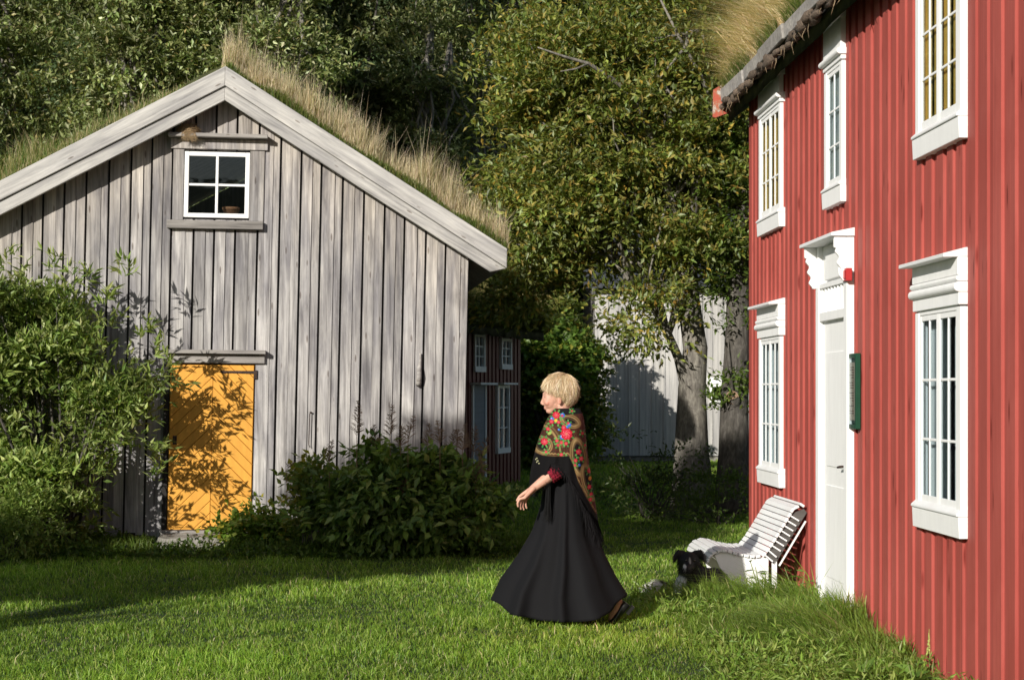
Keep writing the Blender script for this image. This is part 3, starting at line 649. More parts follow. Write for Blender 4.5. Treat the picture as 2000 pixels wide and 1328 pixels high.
def red_window(a, b, zs, zg0, zg1, kind, cols=2):
    """a near edge, b far edge (along the wall), zs sill bottom, zg0..zg1 sash; kind lower/upper"""
    root = empty('window', (0, (a+b)/2, zs)); root.parent = house; oy, oz = (a+b)/2, zs
    def B(mb, name, m, bev=.003, par=None):
        o = mb.build(name, m, par or root, bevel=bev); mm = o.data
        for v in mm.vertices: v.co.y -= oy; v.co.z -= oz
        return o
    t = .075; mb = MB(); mb.col = (1,.3,1)
    mb.box(-.032, .03, a, a+t, zs+.13, zg1+.02); mb.box(-.032, .03, b-t, b, zs+.13, zg1+.02)
    mb.box(-.028, .03, a+t, b-t, zg1, zg1+.03); B(mb, 'casing', M['white'])
    y0, y1 = a+t, b-t
    fr = MB(); fr.col = (1,.6,1)
    if cols == 2:
        mid = (y0+y1)/2; sash(fr, y0+.003, mid-.002, zg0, zg1-.002, 3, 2, -.024); sash(fr, mid+.002, y1-.003, zg0, zg1-.002, 3, 2, -.024)
    else: sash(fr, y0+.003, y1-.003, zg0, zg1-.002, 3, 2, -.024)
    B(fr, 'window_frame', M['white'], .002)
    g = MB(); g.box(-.017, -.014, y0+.02, y1-.02, zg0+.02, zg1-.02); B(g, 'pane', M['oldglass'], 0)
    mb = MB(); mb.col = (.9,.1,1)                     # sloped sill shelf and apron board
    mb.prism([(-.075, zs+.125),(-.075, zs+.145),(-.0, zs+.185),(.02,zs+.185),(.02,zs+.125)], y0-.0, y1+.0, 'y') if False else None
    vs = [(-.058,zs+.13),(-.058,zs+.145),(-.024,zs+.175),(.03,zs+.175),(.03,zs+.13)]
    mb.prism([(p[0], p[1]) for p in vs], a-.008, b+.012, 'y'); 
    B(mb, 'sill', M['whitew'])
    mb = MB(); mb.col = (1.02,.8,1); mb.prism([(-.042,zs),(-.048,zs+.128),(.02,zs+.128),(.02,zs)], a-.012, b+.02, 'y'); B(mb, 'apron', M['white'])
    mb = MB(); mb.col = (1,.4,1)
    if kind == 'lower':
        z = zg1+.03; T = EYE+.80
        mb.box(-.045, .02, a-.012, b+.012, z, z+.075)
        for k, (zc, r) in enumerate(((z+.105,.03),(z+.125+.03,.018))):
            pts = [(-.045-r*math.sin(q), zc+r*math.cos(q)) for q in [math.pi*j/8 for j in range(9)]]
            mb.prism([(.02, zc+r)]+pts+[(.02, zc-r)], a-.018-.004*k, b+.018+.004*k, 'y')
        mb.box(-.05, .02, a-.008, b+.008, z+.175, T)
        B(mb, 'header', M['white'])
        c = MB(); c.col = (.8,.7,1); zc = T+.002
        c.prism([(-.135,zc-.004),(-.135,zc+.020),(.0,zc+.055),(.02,zc+.055),(.02,zc)], a-.006, b+.02, 'y'); B(c, 'window_hood', M['whitew'])
    else:
        z = zg1+.03
        mb.box(-.04, .02, a-.006, b+.006, z, z+.035)
        for (zc, r) in ((z+.06,.025),):
            pts = [(-.05-r*math.sin(q), zc+r*math.cos(q)) for q in [math.pi*j/8 for j in range(9)]]
            mb.prism([(.02, zc+r)]+pts+[(.02, zc-r)], a-.02, b+.02, 'y')
        mb.box(-.04, .02, a+.0, b-.0, z+.086, EZ+.02); mb.box(-.05,.02,a-.01,b+.01,EZ+.021,EZ+.13)
        B(mb, 'header', M['white'])
    # blinds or curtains hang inside the room, seen through the panes
    cm = MB(); w = y1-y0
    if kind == 'lower':
        n = 40
        for (p, q) in ((y0-.05, y0+w*.36), (y0+w*.56, y1+.05)):
            V0 = len(cm.v); vs = []; fs = []
            for i in range(n+1):
                y = p+(q-p)*i/n; x = .06+.014*math.sin(i*1.25)
                vs += [(x,y,zg0-.05),(x,y,zg1+.05)]
            fs = [(2*i,2*i+2,2*i+3,2*i+1) for i in range(n)]; cm.add(vs, fs)
        B(cm, 'curtain', M['curtain'], 0)
    else:
        for k in range(4 if cols == 2 else 2):
            c0 = y0+w*(k+.38)/4 if cols == 2 else y0+w*k/2; cm.box(.012, .022, c0, c0+w*(.155 if cols == 2 else .499), zg0-.05, zg1+.05)
        B(cm, 'blind', M['ochre'] if cols == 2 else M['curtain'], 0)
def build_door():
    root = empty('door', (0, (da+db)/2, 0)); root.parent = house; oy = (da+db)/2
    def B(mb, name, m, bev=.003, par=None):
        o = mb.build(name, m, par or root, bevel=bev)
        for v in o.data.vertices: v.co.y -= oy
        return o
    zb = .0; mb = MB(); mb.col = (1.02,.3,1); T = EYE+1.05; t = .10
    mb.box(-.055, .03, da, da+t, zb-.25, EYE+1.17); mb.box(-.055, .03, db-t, db, zb-.25, EYE+1.17); B(mb, 'door_frame', M['white'])
    y0, y1 = da+t, db-t; zt = EYE+.57
    mb = MB(); mb.col = (1.03,.5,1); mb.box(-.012, .03, y0, y1, zb-.06, zt)
    for (p,q) in ((.12,.85),(1.0,1.9)):
        mb.box(-.02, -.0121, y0+.12, y1-.12, p, q)
    B(mb, 'door_leaf', M['white'])
    h = MB(); h.tube([(-.012,y0+.07,1.02),(-.06,y0+.07,1.02),(-.06,y0+.16,1.01)], .009, 8); B(h, 'door_handle', M['iron'], 0)
    mb = MB(); mb.col = (1,.7,1); mb.box(-.05,.03,y0,y1,zt,zt+.07); mb.box(-.05,.03,y0,y1,zt+.26,zt+.30)
    n = 8
    for k in range(n):
        y = y0+(y1-y0)*(k+.5)/n; mb.box(-.04,-.015,y-.014,y+.014,zt+.07,zt+.26)
    mb.box(.0,.03,y0,y1,zt+.07,zt+.26); B(mb, 'transom', M['white'])
    mb = MB(); mb.col = (1,.1,1); mb.box(-.02,.03,y0,y1,zt+.30,EYE+1.17); 
    mb.prism([((y0+y1)/2-.22, zt+.32),((y0+y1)/2+.22, zt+.32),((y0+y1)/2+.22,EYE+1.09),((y0+y1)/2,EYE+1.13),((y0+y1)/2-.22,EYE+1.09)], -.045, -.021, 'x')
    B(mb, 'overdoor_panel', M['white'])
    for y in (da-.0, db-.035):                          # scalloped brackets carrying the hood
        mb = MB(); mb.col = (1.02,.9,1); pr = [(-.056,EYE+1.17),(-.150,EYE+1.17),(-.150,EYE+1.09)]+[(-.132+.0022*q-.012*math.sin(q*1.05), EYE+1.08-.0145*q) for q in range(0,17)]+[(-.085,EYE+.84),(-.056,EYE+.84)]
        mb.prism(pr, y, y+.035, 'y'); B(mb, 'bracket', M['white'])
    mb = MB(); mb.col = (.85,.3,1); mb.prism([(-.175,EYE+1.172),(-.175,EYE+1.20),(.02,EYE+1.24),(.02,EYE+1.172)], da-.02, db+.06, 'y'); B(mb, 'hood', M['whitew'])
    mb = MB(); mb.col = (.9,1,1); mb.box(-.20, .0, da-.03, db+.03, -.32, -.07); B(mb, 'door_step', M['whitew'])
def build_red_roof():
    W = 6.0; tp = .70; e = -.18; zt = EYE+1.055*(X0-.18)
    def rzf(x): return EZ+.02+(x-e)*tp
    mb = MB(); mb.col = (.6,.5,1)                       # roof boards
    mb.prism([(e,EZ+.02),(e,EZ+.06),(W/2,rzf(W/2)+.04),(W/2,rzf(W/2))], U0-.3, U1+.28, 'y'); mb.prism([(W/2,rzf(W/2)),(W/2,rzf(W/2)+.04),(W-e,EZ+.06),(W-e,EZ+.02)], U0-.3, U1+.28, 'y')
    mb.build('roof', M['darkwood'], house)
    turf_roof(house, [(e+.02, EZ+.1),(W/2, rzf(W/2)+.06)], U0-.3, U1+.26, .14); turf_roof(house, [(W/2, rzf(W/2)+.06),(W-e-.02, EZ+.1)], U0-.3, U1+.26, .14)
    u = U0-.3; k = 0                                    # weathered boards that hold the turf along the eave
    mb = MB()
    while u < U1+.2:
        L = R_(.7,1.1); e1 = min(u+L, U1+.24); mb.col = (R_(.8,1.15), random.random(), 1); dx = R_(-.012,.012); dz = R_(-.012,.012)
        M4 = Matrix.Translation((e-.045+dx, (u+e1)/2, (EZ+.10+zt)/2+dz)) @ Matrix.Rotation(R_(-.03,.03),4,'X') @ Matrix.Rotation(R_(-.12,-.02),4,'Y')
        mb.box(-.02,.02,-(e1-u)/2,(e1-u)/2,-.065,.065, M4); u = e1+.004
    mb.build('turf_board', M['trimwood'], house, bevel=.008)
    mb = MB(); mb.sm = True                              # curled birch bark and roots under the turf board
    u = U0-.3
    while u < U1+.2:
        L = R_(.16,.4); g = R_(.5,1.1); mb.col = (.17*g,.13*g,.10*g); y = e-.03+R_(-.03,.02); z = EZ+.055+R_(-.03,.025); r = R_(.022,.05)
        mb.tube([(y,u-.05,z),(y-.01,u+L*.3,z+R_(-.015,.015)),(y+.01,u+L*.7,z+R_(-.015,.015)),(y,u+L+.05,z)], [r*.6,r,r*R_(.8,1.1),r*.5], 9, jit=.18); u += L*.6
    for k in range(70):
        u = R_(U0, U1+.2); y = e-.05; z = EZ+R_(0,.05); g = R_(.6,1.4); mb.col = (.25*g,.19*g,.12*g)
        mb.tube([(y,u,z),(y-R_(0,.03),u+R_(-.03,.03),z-R_(.02,.06)),(y-R_(-.02,.03),u+R_(-.05,.05),z-R_(.05,.13))], [.005,.004,.002], 4)
    m, ns, ln, Bq = mk('birch_bark'); at = nd(ns,'ShaderNodeAttribute',attribute_name='Col'); v,_ = coords(ns,ln,(1,1,1)); nn = noise_t(ns,ln,v,45,6,.7); rr = ramp(ns,[(.3,(.35,.35,.35)),(.7,(1.7,1.6,1.5))]); ln.new(nn, rr.inputs[0])
    ln.new(mix(ns,ln,'MULTIPLY',1.0,at.outputs[0],rr.outputs[0]), Bq.inputs[0]); Bq.inputs['Roughness'].default_value = .9; bump(ns,ln,nn,1.0,.02,Bq)
    mb.build('birch_bark', m, house)
    # dark fascia under the eave and the bargeboard of the far gable
    mb = MB(); mb.col = (.7,.5,1); mb.box(e+.04, e+.07, U0-.28, U1+.24, EZ-.03, EZ+.02); mb.build('fascia', M['darkwood'], house)
    m, ns, ln, Bq = mk('flaking_red_paint'); v,_ = coords(ns,ln,(1,1,1)); n1 = noise_t(ns,ln,v,9,8,.75); r = ramp(ns,[(.44,(.42,.085,.05)),(.52,(.36,.17,.10)),(.58,(.50,.47,.43))]); r.color_ramp.interpolation = 'LINEAR'; ln.new(n1,r.inputs[0]); ln.new(r.outputs[0],Bq.inputs[0]); Bq.inputs['Roughness'].default_value=.8; bump(ns,ln,n1,.6,.01,Bq)
    yb = U1+.26; 
    def q(px, py): 
        Y = yb*.999; X = (px-1000)/F*Y; s = (X-X0)*1.0+SL*Y; return (s, EYE+(HZ-py)/F*Y)
    mb = MB(); mb.prism([q(1393,176),q(1420,160),q(1500,116),q(1500,196),q(1458,208),q(1397,231),q(1392,229)], yb, yb+.03, 'y'); mb.build('bargeboard', m, house, bevel=.003)
    mb = MB(); x0, z0 = q(1500,116); mb.prism([(x0,z0),(W/2,z0+(W/2-x0)*tp),(W/2,z0+(W/2-x0)*tp-.28),(x0,z0-.3)], yb, yb+.03, 'y'); mb.build('bargeboard', m, house, bevel=.003)
    # turf grass: pale dry mass leaning out over the eave with some green at the edge
    n = 46000; u = U1+.27-RNG.random(n)**1.35*7.5; x = e+.0+RNG.random(n)**1.5*1.6; z = EZ+.22+(x-e)*tp*.93
    P = np.stack([x, u, z], 1); h = RNG.uniform(.30,.72,n)*np.clip((x-e)/.22+.32, .3, 1)*np.clip(1+.25*smooth_noise(x,u,6,41), .5, 1.5)
    C = pick([(.66,.52,.33),(.76,.63,.43),(.52,.39,.22),(.38,.35,.15)], n, [.4,.32,.2,.08])*(1+.18*smooth_noise(x,u,14,45))[:,None]
    D = np.stack([RNG.normal(-.72,.55,n)+.25*smooth_noise(x,u,9,44), RNG.normal(.05,.55,n)], 1)
    V, q_, t_, CC = blades(P, D, h, RNG.uniform(.004,.010,n), C, RNG.uniform(.2,1.1,n), .85); obj('dry_grass', np_mesh('dry_grass', V, [q_,t_], CC), M['straw'], house, kind='stuff')
    n = 15000; u = U1+.25-RNG.random(n)*7.5; x = e-.03+RNG.random(n)**2*.4; k = smooth_noise(x*0, u, 5, 43) > -.15; u, x = u[k], x[k]; n = len(u); z = EZ+.23+(x-e)*tp
    P = np.stack([x,u,z],1); C = pick([(.13,.19,.04),(.21,.25,.07),(.45,.38,.2)], n, [.45,.3,.25]); D = np.stack([RNG.normal(-.7,.5,n), RNG.normal(0,.6,n)],1)
    V, q_, t_, CC = blades(P, D, RNG.uniform(.07,.24,n), RNG.uniform(.004,.008,n), C, RNG.uniform(.3,1.2,n)); obj('green_grass', np_mesh('green_grass', V, [q_,t_], CC), M['blade'], house, kind='stuff')
build_red_wall()
red_window(ua, ub, EYE-.86, EYE-.70, EYE+.49, 'lower'); red_window(va, vb, EYE-.86, EYE-.70, EYE+.49, 'lower')
red_window(ua, ub, EYE+1.50, EYE+1.67, EYE+2.60, 'upper'); red_window(va, vb, EYE+1.50, EYE+1.67, EYE+2.60, 'upper')
red_window(ma, mb_, EYE+1.46, EYE+1.62, EYE+2.52, 'upper', 1)
build_door(); build_red_roof()
def build_wall_items():
    R = Matrix.Translation((X0,0,0)) @ Matrix.Rotation(TH,4,'Z'); M['glass'] = M['oldglass']
    # green menu case beside the door
    a, b = ru(1682), ru(1660); z0, z1 = rz(1678,838), rz(1678,690); root = empty('menu_case', R @ Vector((0,(a+b)/2,z0)), TH, label='narrow green framed glass menu case on the red wall beside the door', cat='notice case')
    w = (b-a)/2; h = z1-z0; t = .036; mb = MB(); mb.box(-.040,-.003,-w,-w+t,0,h); mb.box(-.040,-.003,w-t,w,0,h); mb.box(-.039,-.003,-w+t,w-t,0,t); mb.box(-.039,-.003,-w+t,w-t,h-t,h); mb.box(-.02,-.004,-w+t,w-t,t,h-t)
    mb.build('case_frame', mat_plain('green_paint', (.010,.055,.030), .45, .15), root, bevel=.004)
    m = mat_plain('menu_paper', (.62,.47,.36), .8, .06, 4); mb = MB(); mb.box(-.034,-.0205,-w+t+.02,w-t-.02,t+.03,h-t-.03); mb.build('menu_sheet', m, root)
    mb = MB(); random.seed(3); z = h-t-.07
    while z > t+.06:
        if random.random() < .8:
            L = R_(.3,.95); mb.box(-.0350,-.0341,-w+t+.05, -w+t+.05+(2*w-2*t-.1)*L, z, z+.006)
        z -= .019
    mb.box(-.0353,-.0342,-w+t+.047,-w+t+.0505,t+.06,h-t-.06); mb.build('menu_print', mat_plain('print_brown', (.16,.07,.05), .8), root)
    mb = MB(); mb.box(-.0378,-.0365,-w+t-.003,w-t+.003,t-.003,h-t+.003); mb.build('glass', M['glass'], root)
    # small red box on the door frame
    u = ru(1667); z = rz(1660,540); mb = MB(); mb.box(-.045,0,-.05,.05,-.045,.05); mb.box(-.052,-.0455,-.035,.035,-.03,.035); o = mb.build('alarm_box', mat_plain('red_plastic', (.42,.035,.035), .4, .05), bevel=.006, label='small red box fixed beside the top of the white door', cat='alarm box'); o.location = R @ Vector((-.03,u-.03,z)); o.rotation_euler = (0,0,TH)
build_wall_items()
# ------------------------------------------------------------------ far houses
def build_grey_house():
    Y = 38.0; X = lambda px: (px-1000)/F*Y; Z = lambda py: EYE+(HZ-py)/F*Y
    x0, x1 = X(1164), X(1164)+11; root = empty('grey_house', (x0, Y, 0), 0, label='pale grey board outbuilding with dark slate roof behind the tree trunks', cat='house')
    w = X(1165)-x0; top = Z(556); mb = MB(); x = 0.0; win = (X(1386)-x0, X(1424)-x0, Z(786), Z(751))
    for (p, q, cut) in ((0, 11, True),):
        while x < 11:
            wd = .265+R_(-.03,.03); mb.col = (R_(.85,1.1), random.random(), 1); a, b = x+.004, x+wd-.004
            br = sorted([a,b]+[c for c in win[:2] if a < c < b])
            for a_, b_ in zip(br[:-1], br[1:]):
                for (z0,z1) in cut_segs(a_, b_, .12, top, [win]): mb.box(a_, b_, R_(-.02,-.005), .03, z0, z1)
            mb.box(a-.004-.02, a-.004+.02, -.035, -.02, .12, top) if not (win[0]-.05 < a < win[1]+.05) else None
            x += wd
    mb.build('wall', M['greyhouse'], root)
    mb = MB(); mb.col = (.9,.3,1); mb.box(0,.03,.03,7,.12,top); mb.box(10.97,11,.03,7,.12,top); mb.box(.03,10.97,6.97,7,.12,top)
    mb.prism([(.031,top),(6.97,top),(3.5,top+2.4)], .0, .03, 'x'); mb.prism([(.031,top),(6.97,top),(3.5,top+2.4)], 10.97, 11, 'x'); mb.build('side_wall', M['greyhouse'], root)
    mb = MB(); mb.box(.05, 10.9, .05, 6.9, -.1, .1); mb.build('foundation', M['stone'], root)
    mb = MB(); mb.prism([(-.35,top-.1),(-.35,top),(3.5,top+2.65),(3.5,top+2.5)], -.3, 11.3, 'x'); mb.prism([(7.35,top-.1),(7.35,top),(3.5,top+2.65),(3.5,top+2.5)], -.3, 11.3, 'x'); mb.build('roof', mat_plain('slate', (.055,.06,.07), .6, .3, 8), root)
    wr = empty('window', ((win[0]+win[1])/2, 0, win[2])); wr.parent = root; hw = (win[1]-win[0])/2; h = win[3]-win[2]
    mb = MB(); mb.col = (1,.5,1); t = .05; mb.box(-hw,hw,-.05,0,0,t); mb.box(-hw,hw,-.05,0,h-t,h); mb.box(-hw,-hw+t,-.049,0,t,h-t); mb.box(hw-t,hw,-.049,0,t,h-t); mb.box(-hw-.06,hw+.3,-.06,-.02,h+.01,h+.16); mb.build('window_frame', M['white'], wr)
    mb = MB(); mb.box(-hw+t,hw-t,-.02,-.015,t,h-t); mb.build('pane', M['glass'], wr)
def build_far_red():
    C = Vector((.17, 29.0, 0)); ang = math.radians(-18); root = empty('far_red_house', C, ang, label='dark red board house with turf roof in the shade behind the grey barn', cat='house')
    # local: -y runs along the wall towards the camera, +x is outwards
    d = Vector((math.sin(ang), -math.cos(ang)))        # world direction of -y ... (sin a, -cos a)
    def T(px):
        r = (px-1000)/F; return (C.x-r*C.y)/(r*d.y-d.x)
    def Zt(px, py): return EYE+(HZ-py)/F*(C.y+T(px)*d.y)
    Hh = Zt(1017,650); L = T(895)+.9; cuts = []
    wins = [(925,945,651,726,'u'),(977,997,660,721,'u'),(969,993,752,886,'l')]
    for (a,b,t,q,k) in wins: cuts.append((-T(a)+.03,-T(b)-.03,Zt(a,q)+.05,Zt(a,t)-.05))
    mb = MB(); y = -L; i = 0
    while y < -.01:
        w = .12 if i % 2 == 0 else .08; e = min(y+w,0); mb.col = (R_(.85,1.1),random.random(),1)
        for (z0,z1) in cut_segs(y,e,0,Hh+.1,cuts): mb.box(-.03, 0 if i % 2 == 0 else -.02, y, e, z0, z1)
        y = e; i += 1
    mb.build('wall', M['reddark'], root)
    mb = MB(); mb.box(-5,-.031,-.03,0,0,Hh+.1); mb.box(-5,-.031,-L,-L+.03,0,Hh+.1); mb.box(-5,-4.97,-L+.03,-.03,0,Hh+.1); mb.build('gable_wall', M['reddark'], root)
    for (a,b,t,q,k) in wins:
        ya, yb = -T(a), -T(b); z0, z1 = Zt(a,q), Zt(a,t); wr = empty('window', (0,(ya+yb)/2,z0)); wr.parent = root; hw = (yb-ya)/2; h = z1-z0
        mb = MB(); mb.col = (.8,.5,1); tt = .05
        mb.box(-.03,.03,-hw,-hw+tt,.09,h); mb.box(-.03,.03,hw-tt,hw,.09,h); mb.box(-.03,.029,-hw+tt,hw-tt,h-tt,h); mb.box(-.03,.04,-hw-.01,hw+.01,0,.09); mb.box(-.02,.015,-.012,.012,.09,h-tt)
        for r in (1,2): mb.box(-.02,.014,-hw+tt,hw-tt,.09+(h-.13)*r/3-.008,.09+(h-.13)*r/3+.008)
        if k == 'l': mb.box(0,.16,-hw-.05,hw+.05,h+.01,h+.04)
        mb.build('window_frame', M['white'], wr)
        mb = MB(); mb.box(-.012,-.008,-hw+tt,hw-tt,.09,h-tt); mb.build('pane', M['glass'], wr)
        mb = MB(); mb.box(-.1,-.09,-hw,hw*.2,.05,h*(.6 if k == 'u' else 1)); mb.build('curtain', M['curtain'], wr)
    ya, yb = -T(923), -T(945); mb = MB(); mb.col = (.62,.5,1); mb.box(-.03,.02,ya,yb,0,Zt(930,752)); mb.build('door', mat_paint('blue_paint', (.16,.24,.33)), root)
    mb = MB(); mb.col = (.8,.5,1); mb.box(0,.03,ya-.06,ya-.001,0,Zt(930,752)); mb.box(0,.03,yb+.001,yb+.06,0,Zt(930,752)); mb.box(0,.18,ya-.1,yb+.2,Zt(930,752)+.005,Zt(930,752)+.04); mb.build('door_frame', M['white'], root)
    e = .32; mb = MB(); mb.prism([(e,Hh-.02),(e,Hh+.05),(-2.5,Hh+1.15),(-2.5,Hh+1.05)],-L-.2,.3); mb.prism([(-5.3,Hh-.02),(-5.3,Hh+.05),(-2.5,Hh+1.15),(-2.5,Hh+1.05)],-L-.2,.3)
    V = [(a,b,c) for (a,b,c) in mb.v]; mb.build('roof', M['darkwood'], root)
    turf_roof(root, [(e,Hh+.05),(-2.5,Hh+1.15)], -L-.2, .3, .14, lump=.05); turf_roof(root, [(-2.5,Hh+1.15),(-5.3,Hh+.05)], -L-.2, .3, .3)
    n = 26000; y = RNG.uniform(-L-.2,.33,n); x = e-RNG.random(n)**1.6*2.5; z = Hh+.14+(e-x)*.4; C_ = pick([(.10,.14,.03),(.20,.20,.07),(.42,.34,.18),(.30,.22,.11)], n, [.3,.25,.25,.2])
    D = np.stack([RNG.normal(.75,.4,n), RNG.normal(.1,.4,n)],1); P = np.stack([x,y,z],1)
    V, q, t, CC = blades(P, D, RNG.uniform(.2,.62,n), RNG.uniform(.008,.014,n), C_, RNG.uniform(.3,1.3,n)); obj('turf_grass', np_mesh('turf_grass', V, [q,t], CC), M['straw'], root, kind='stuff')
    n = 14000; y = RNG.uniform(-L-.2,.33,n); P = np.stack([RNG.uniform(e-.05,e+.08,n), y, Hh+RNG.uniform(.0,.2,n)],1); D = np.stack([RNG.normal(.8,.4,n), RNG.normal(0,.5,n)],1)
    V, q, t, CC = blades(P, D, RNG.uniform(.06,.2,n), RNG.uniform(.008,.014,n), pick([(.06,.09,.02),(.13,.12,.05)],n), RNG.uniform(1.0,1.9,n)); obj('hanging_grass', np_mesh('hanging_grass', V, [q,t], CC), M['blade'], root, kind='stuff')
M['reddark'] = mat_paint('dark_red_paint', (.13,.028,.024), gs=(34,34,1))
build_grey_house(); build_far_red()

# ------------------------------------------------------------------ trees
WIL = [(.145,.17,.055),(.215,.235,.09),(.09,.12,.03),(.33,.34,.19),(.25,.21,.08)]; WW = [.34,.26,.22,.12,.06]
SAL = [(.17,.195,.04),(.24,.25,.06),(.11,.15,.03),(.33,.27,.08),(.27,.31,.15),(.34,.23,.045)]; SW = [.26,.22,.20,.13,.12,.07]
def bg_tree(x, y, h, r, cols, w, n, label, group, z0=1.2, L=.13, W=.05, per=7, tone=1, **k):
    nb = int(h/1.5); bl = []
    for i in range(nb):
        q = (i+.5)/nb; bl.append((R_(-.5,.5)*r*.7, R_(-.4,.4)*r, z0+(h-z0)*q, r*R_(.6,1.0)*(1-.35*q), r*R_(.6,.95)*(1-.3*q), R_(.75,1.1)))
    pts = [(0,0,-.2)]; px = 0
    for i in range(1,6): px += R_(-.2,.2); pts.append((px, R_(-.15,.15), h*.8*i/5))
    tr = [(pts, [.17,.15,.12,.09,.06,.03])]
    if random.random() < .7:
        a = R_(-1,1); tr.append(([(0,0,.1),(a*.4,R_(-.1,.1),h*.25),(a*.9,.1,h*.5),(a*1.2,.0,h*.75)], [.11,.09,.06,.02]))
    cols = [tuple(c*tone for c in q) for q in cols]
    return tree('tree', (x, y, gzs(x,y)), tr, bl, n, per, .30, cols, w, L, W, label, group=group, leafmat='leafwillow', nbr=16, br=.05, nl=5, twl=.3, **k)
GRP = 'willow trees of the wood behind the houses'
spec = [(-11.2,30.5,10.5,1.6,'leftmost willow of the wood, above the low end of the barn roof'),
        (-9.3,31.5,11,1.6,'bushy grey green willow second from the left in the wood behind the barn'),
        (-7.4,30.8,11.5,1.6,'broad green willow left of the barn ridge'),
        (-5.5,31.6,12,1.7,'tall willow rising directly behind the barn ridge'),
        (-4.3,30.6,11.5,1.4,'leafy willow right of the barn ridge with its crown above the straw turf'),
        (-2.1,36.6,12.5,1.25,'narrow dark willow with bare trunk showing in the gap of the wood'),
        (-.9,39.5,13,1.3,'shaded slender willow beside the dark gap, left of the yellow green tree')]
for i, (x,y,h,r,lb) in enumerate(spec):
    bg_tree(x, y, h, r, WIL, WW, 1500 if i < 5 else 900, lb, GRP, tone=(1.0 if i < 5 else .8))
BOUGH[0] = False
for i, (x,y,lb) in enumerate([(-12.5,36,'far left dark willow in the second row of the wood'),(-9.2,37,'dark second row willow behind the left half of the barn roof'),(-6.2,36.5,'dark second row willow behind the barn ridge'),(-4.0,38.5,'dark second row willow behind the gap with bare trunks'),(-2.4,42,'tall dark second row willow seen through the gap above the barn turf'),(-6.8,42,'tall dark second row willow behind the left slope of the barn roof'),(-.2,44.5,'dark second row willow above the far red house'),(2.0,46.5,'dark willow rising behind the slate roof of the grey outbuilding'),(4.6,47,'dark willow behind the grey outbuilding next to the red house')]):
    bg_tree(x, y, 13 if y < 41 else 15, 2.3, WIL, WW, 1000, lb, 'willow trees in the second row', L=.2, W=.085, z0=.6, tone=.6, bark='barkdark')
BOUGH[0] = True
# understorey on the rising ground
n = 90000; X = RNG.uniform(-26,14,n); Y = RNG.uniform(39.5,62,n); P = np.stack([X, Y, gz(X,Y)+RNG.uniform(0,.9,n)*(1+.6*smooth_noise(X,Y,1.2,55))],1)
k = ~((X > 1.5)&(Y < 46)); P = P[k]; n = len(P)
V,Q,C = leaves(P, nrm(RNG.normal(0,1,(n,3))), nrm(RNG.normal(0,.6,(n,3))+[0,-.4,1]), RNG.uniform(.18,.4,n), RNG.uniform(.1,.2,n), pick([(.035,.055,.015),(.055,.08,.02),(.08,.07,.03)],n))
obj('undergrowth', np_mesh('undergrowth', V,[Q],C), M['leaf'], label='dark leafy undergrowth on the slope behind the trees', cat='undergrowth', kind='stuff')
# maple-like bushes between the far red house and the grey house
def bush(name, base, blobs, nclump, per, size, cols, w, L, W, label, group=None, stems=6, mat='leaf', twl=.2, cat='bush', sr=.02, **k):
    root = empty(name, base, label=label, cat=cat, group=group); mb = MB(); mb.sm = True; mb.col = (.9,random.random(),1)
    tp, _, _ = blob_pts(blobs, stems*3); 
    for t in tp:
        b0 = (R_(-.12,.12), R_(-.1,.1), -.03); t = Vector(t); m_ = Vector(b0).lerp(t,.5)+Vector((R_(-.06,.06),R_(-.06,.06),R_(.05,.15)))
        mb.tube([b0, m_, tuple(t)], [sr, sr*.7, sr*.2], 5)
    mb.build('stem', M[k.get('bark','barkdark')], root)
    P, D, tone = clump_pts(blobs, nclump, per, size); P[:,2] = np.maximum(P[:,2], .04)
    V,Q,C = twigs(P, D, k.get('nl',6), twl, L, W, cols, w, tone=tone, spread=k.get('spread',.8), up=k.get('up',.3), droop=k.get('droop',.15)); obj('foliage', np_mesh('foliage',V,[Q],C), M[mat], root)
    return root
MAP = [(.10,.17,.03),(.14,.21,.04),(.07,.12,.02),(.30,.28,.05)]
bush('bush', (.75,33.5,0), [(-.1,0,1.2,.8,.6,1.1),(.3,.1,2.3,.6,.6,.6),(-.3,.1,2.4,.6,.5,.7)], 520, 5, .22, MAP, [.4,.3,.2,.1], .12, .10, 'sunlit bright green broad leaved bush between the far red house and grey outbuilding', sr=.03)
bush('bush', (1.35,34.6,0), [(0,0,.9,.6,.4,.8),(0,.1,2.0,.55,.5,.8),(-.3,.1,2.9,.4,.5,.6)], 420, 5, .2, [(.16,.20,.05),(.30,.27,.06),(.10,.15,.03)], [.5,.2,.3], .10, .08, 'yellowing bush against the left corner of the grey outbuilding')
bush('bush', (-1.1,33.0,0), [(0,0,1.5,.8,.6,1.3)], 300, 5, .25, WIL, WW, .13, .05, 'dark bush standing behind the turf roof of the far red house')
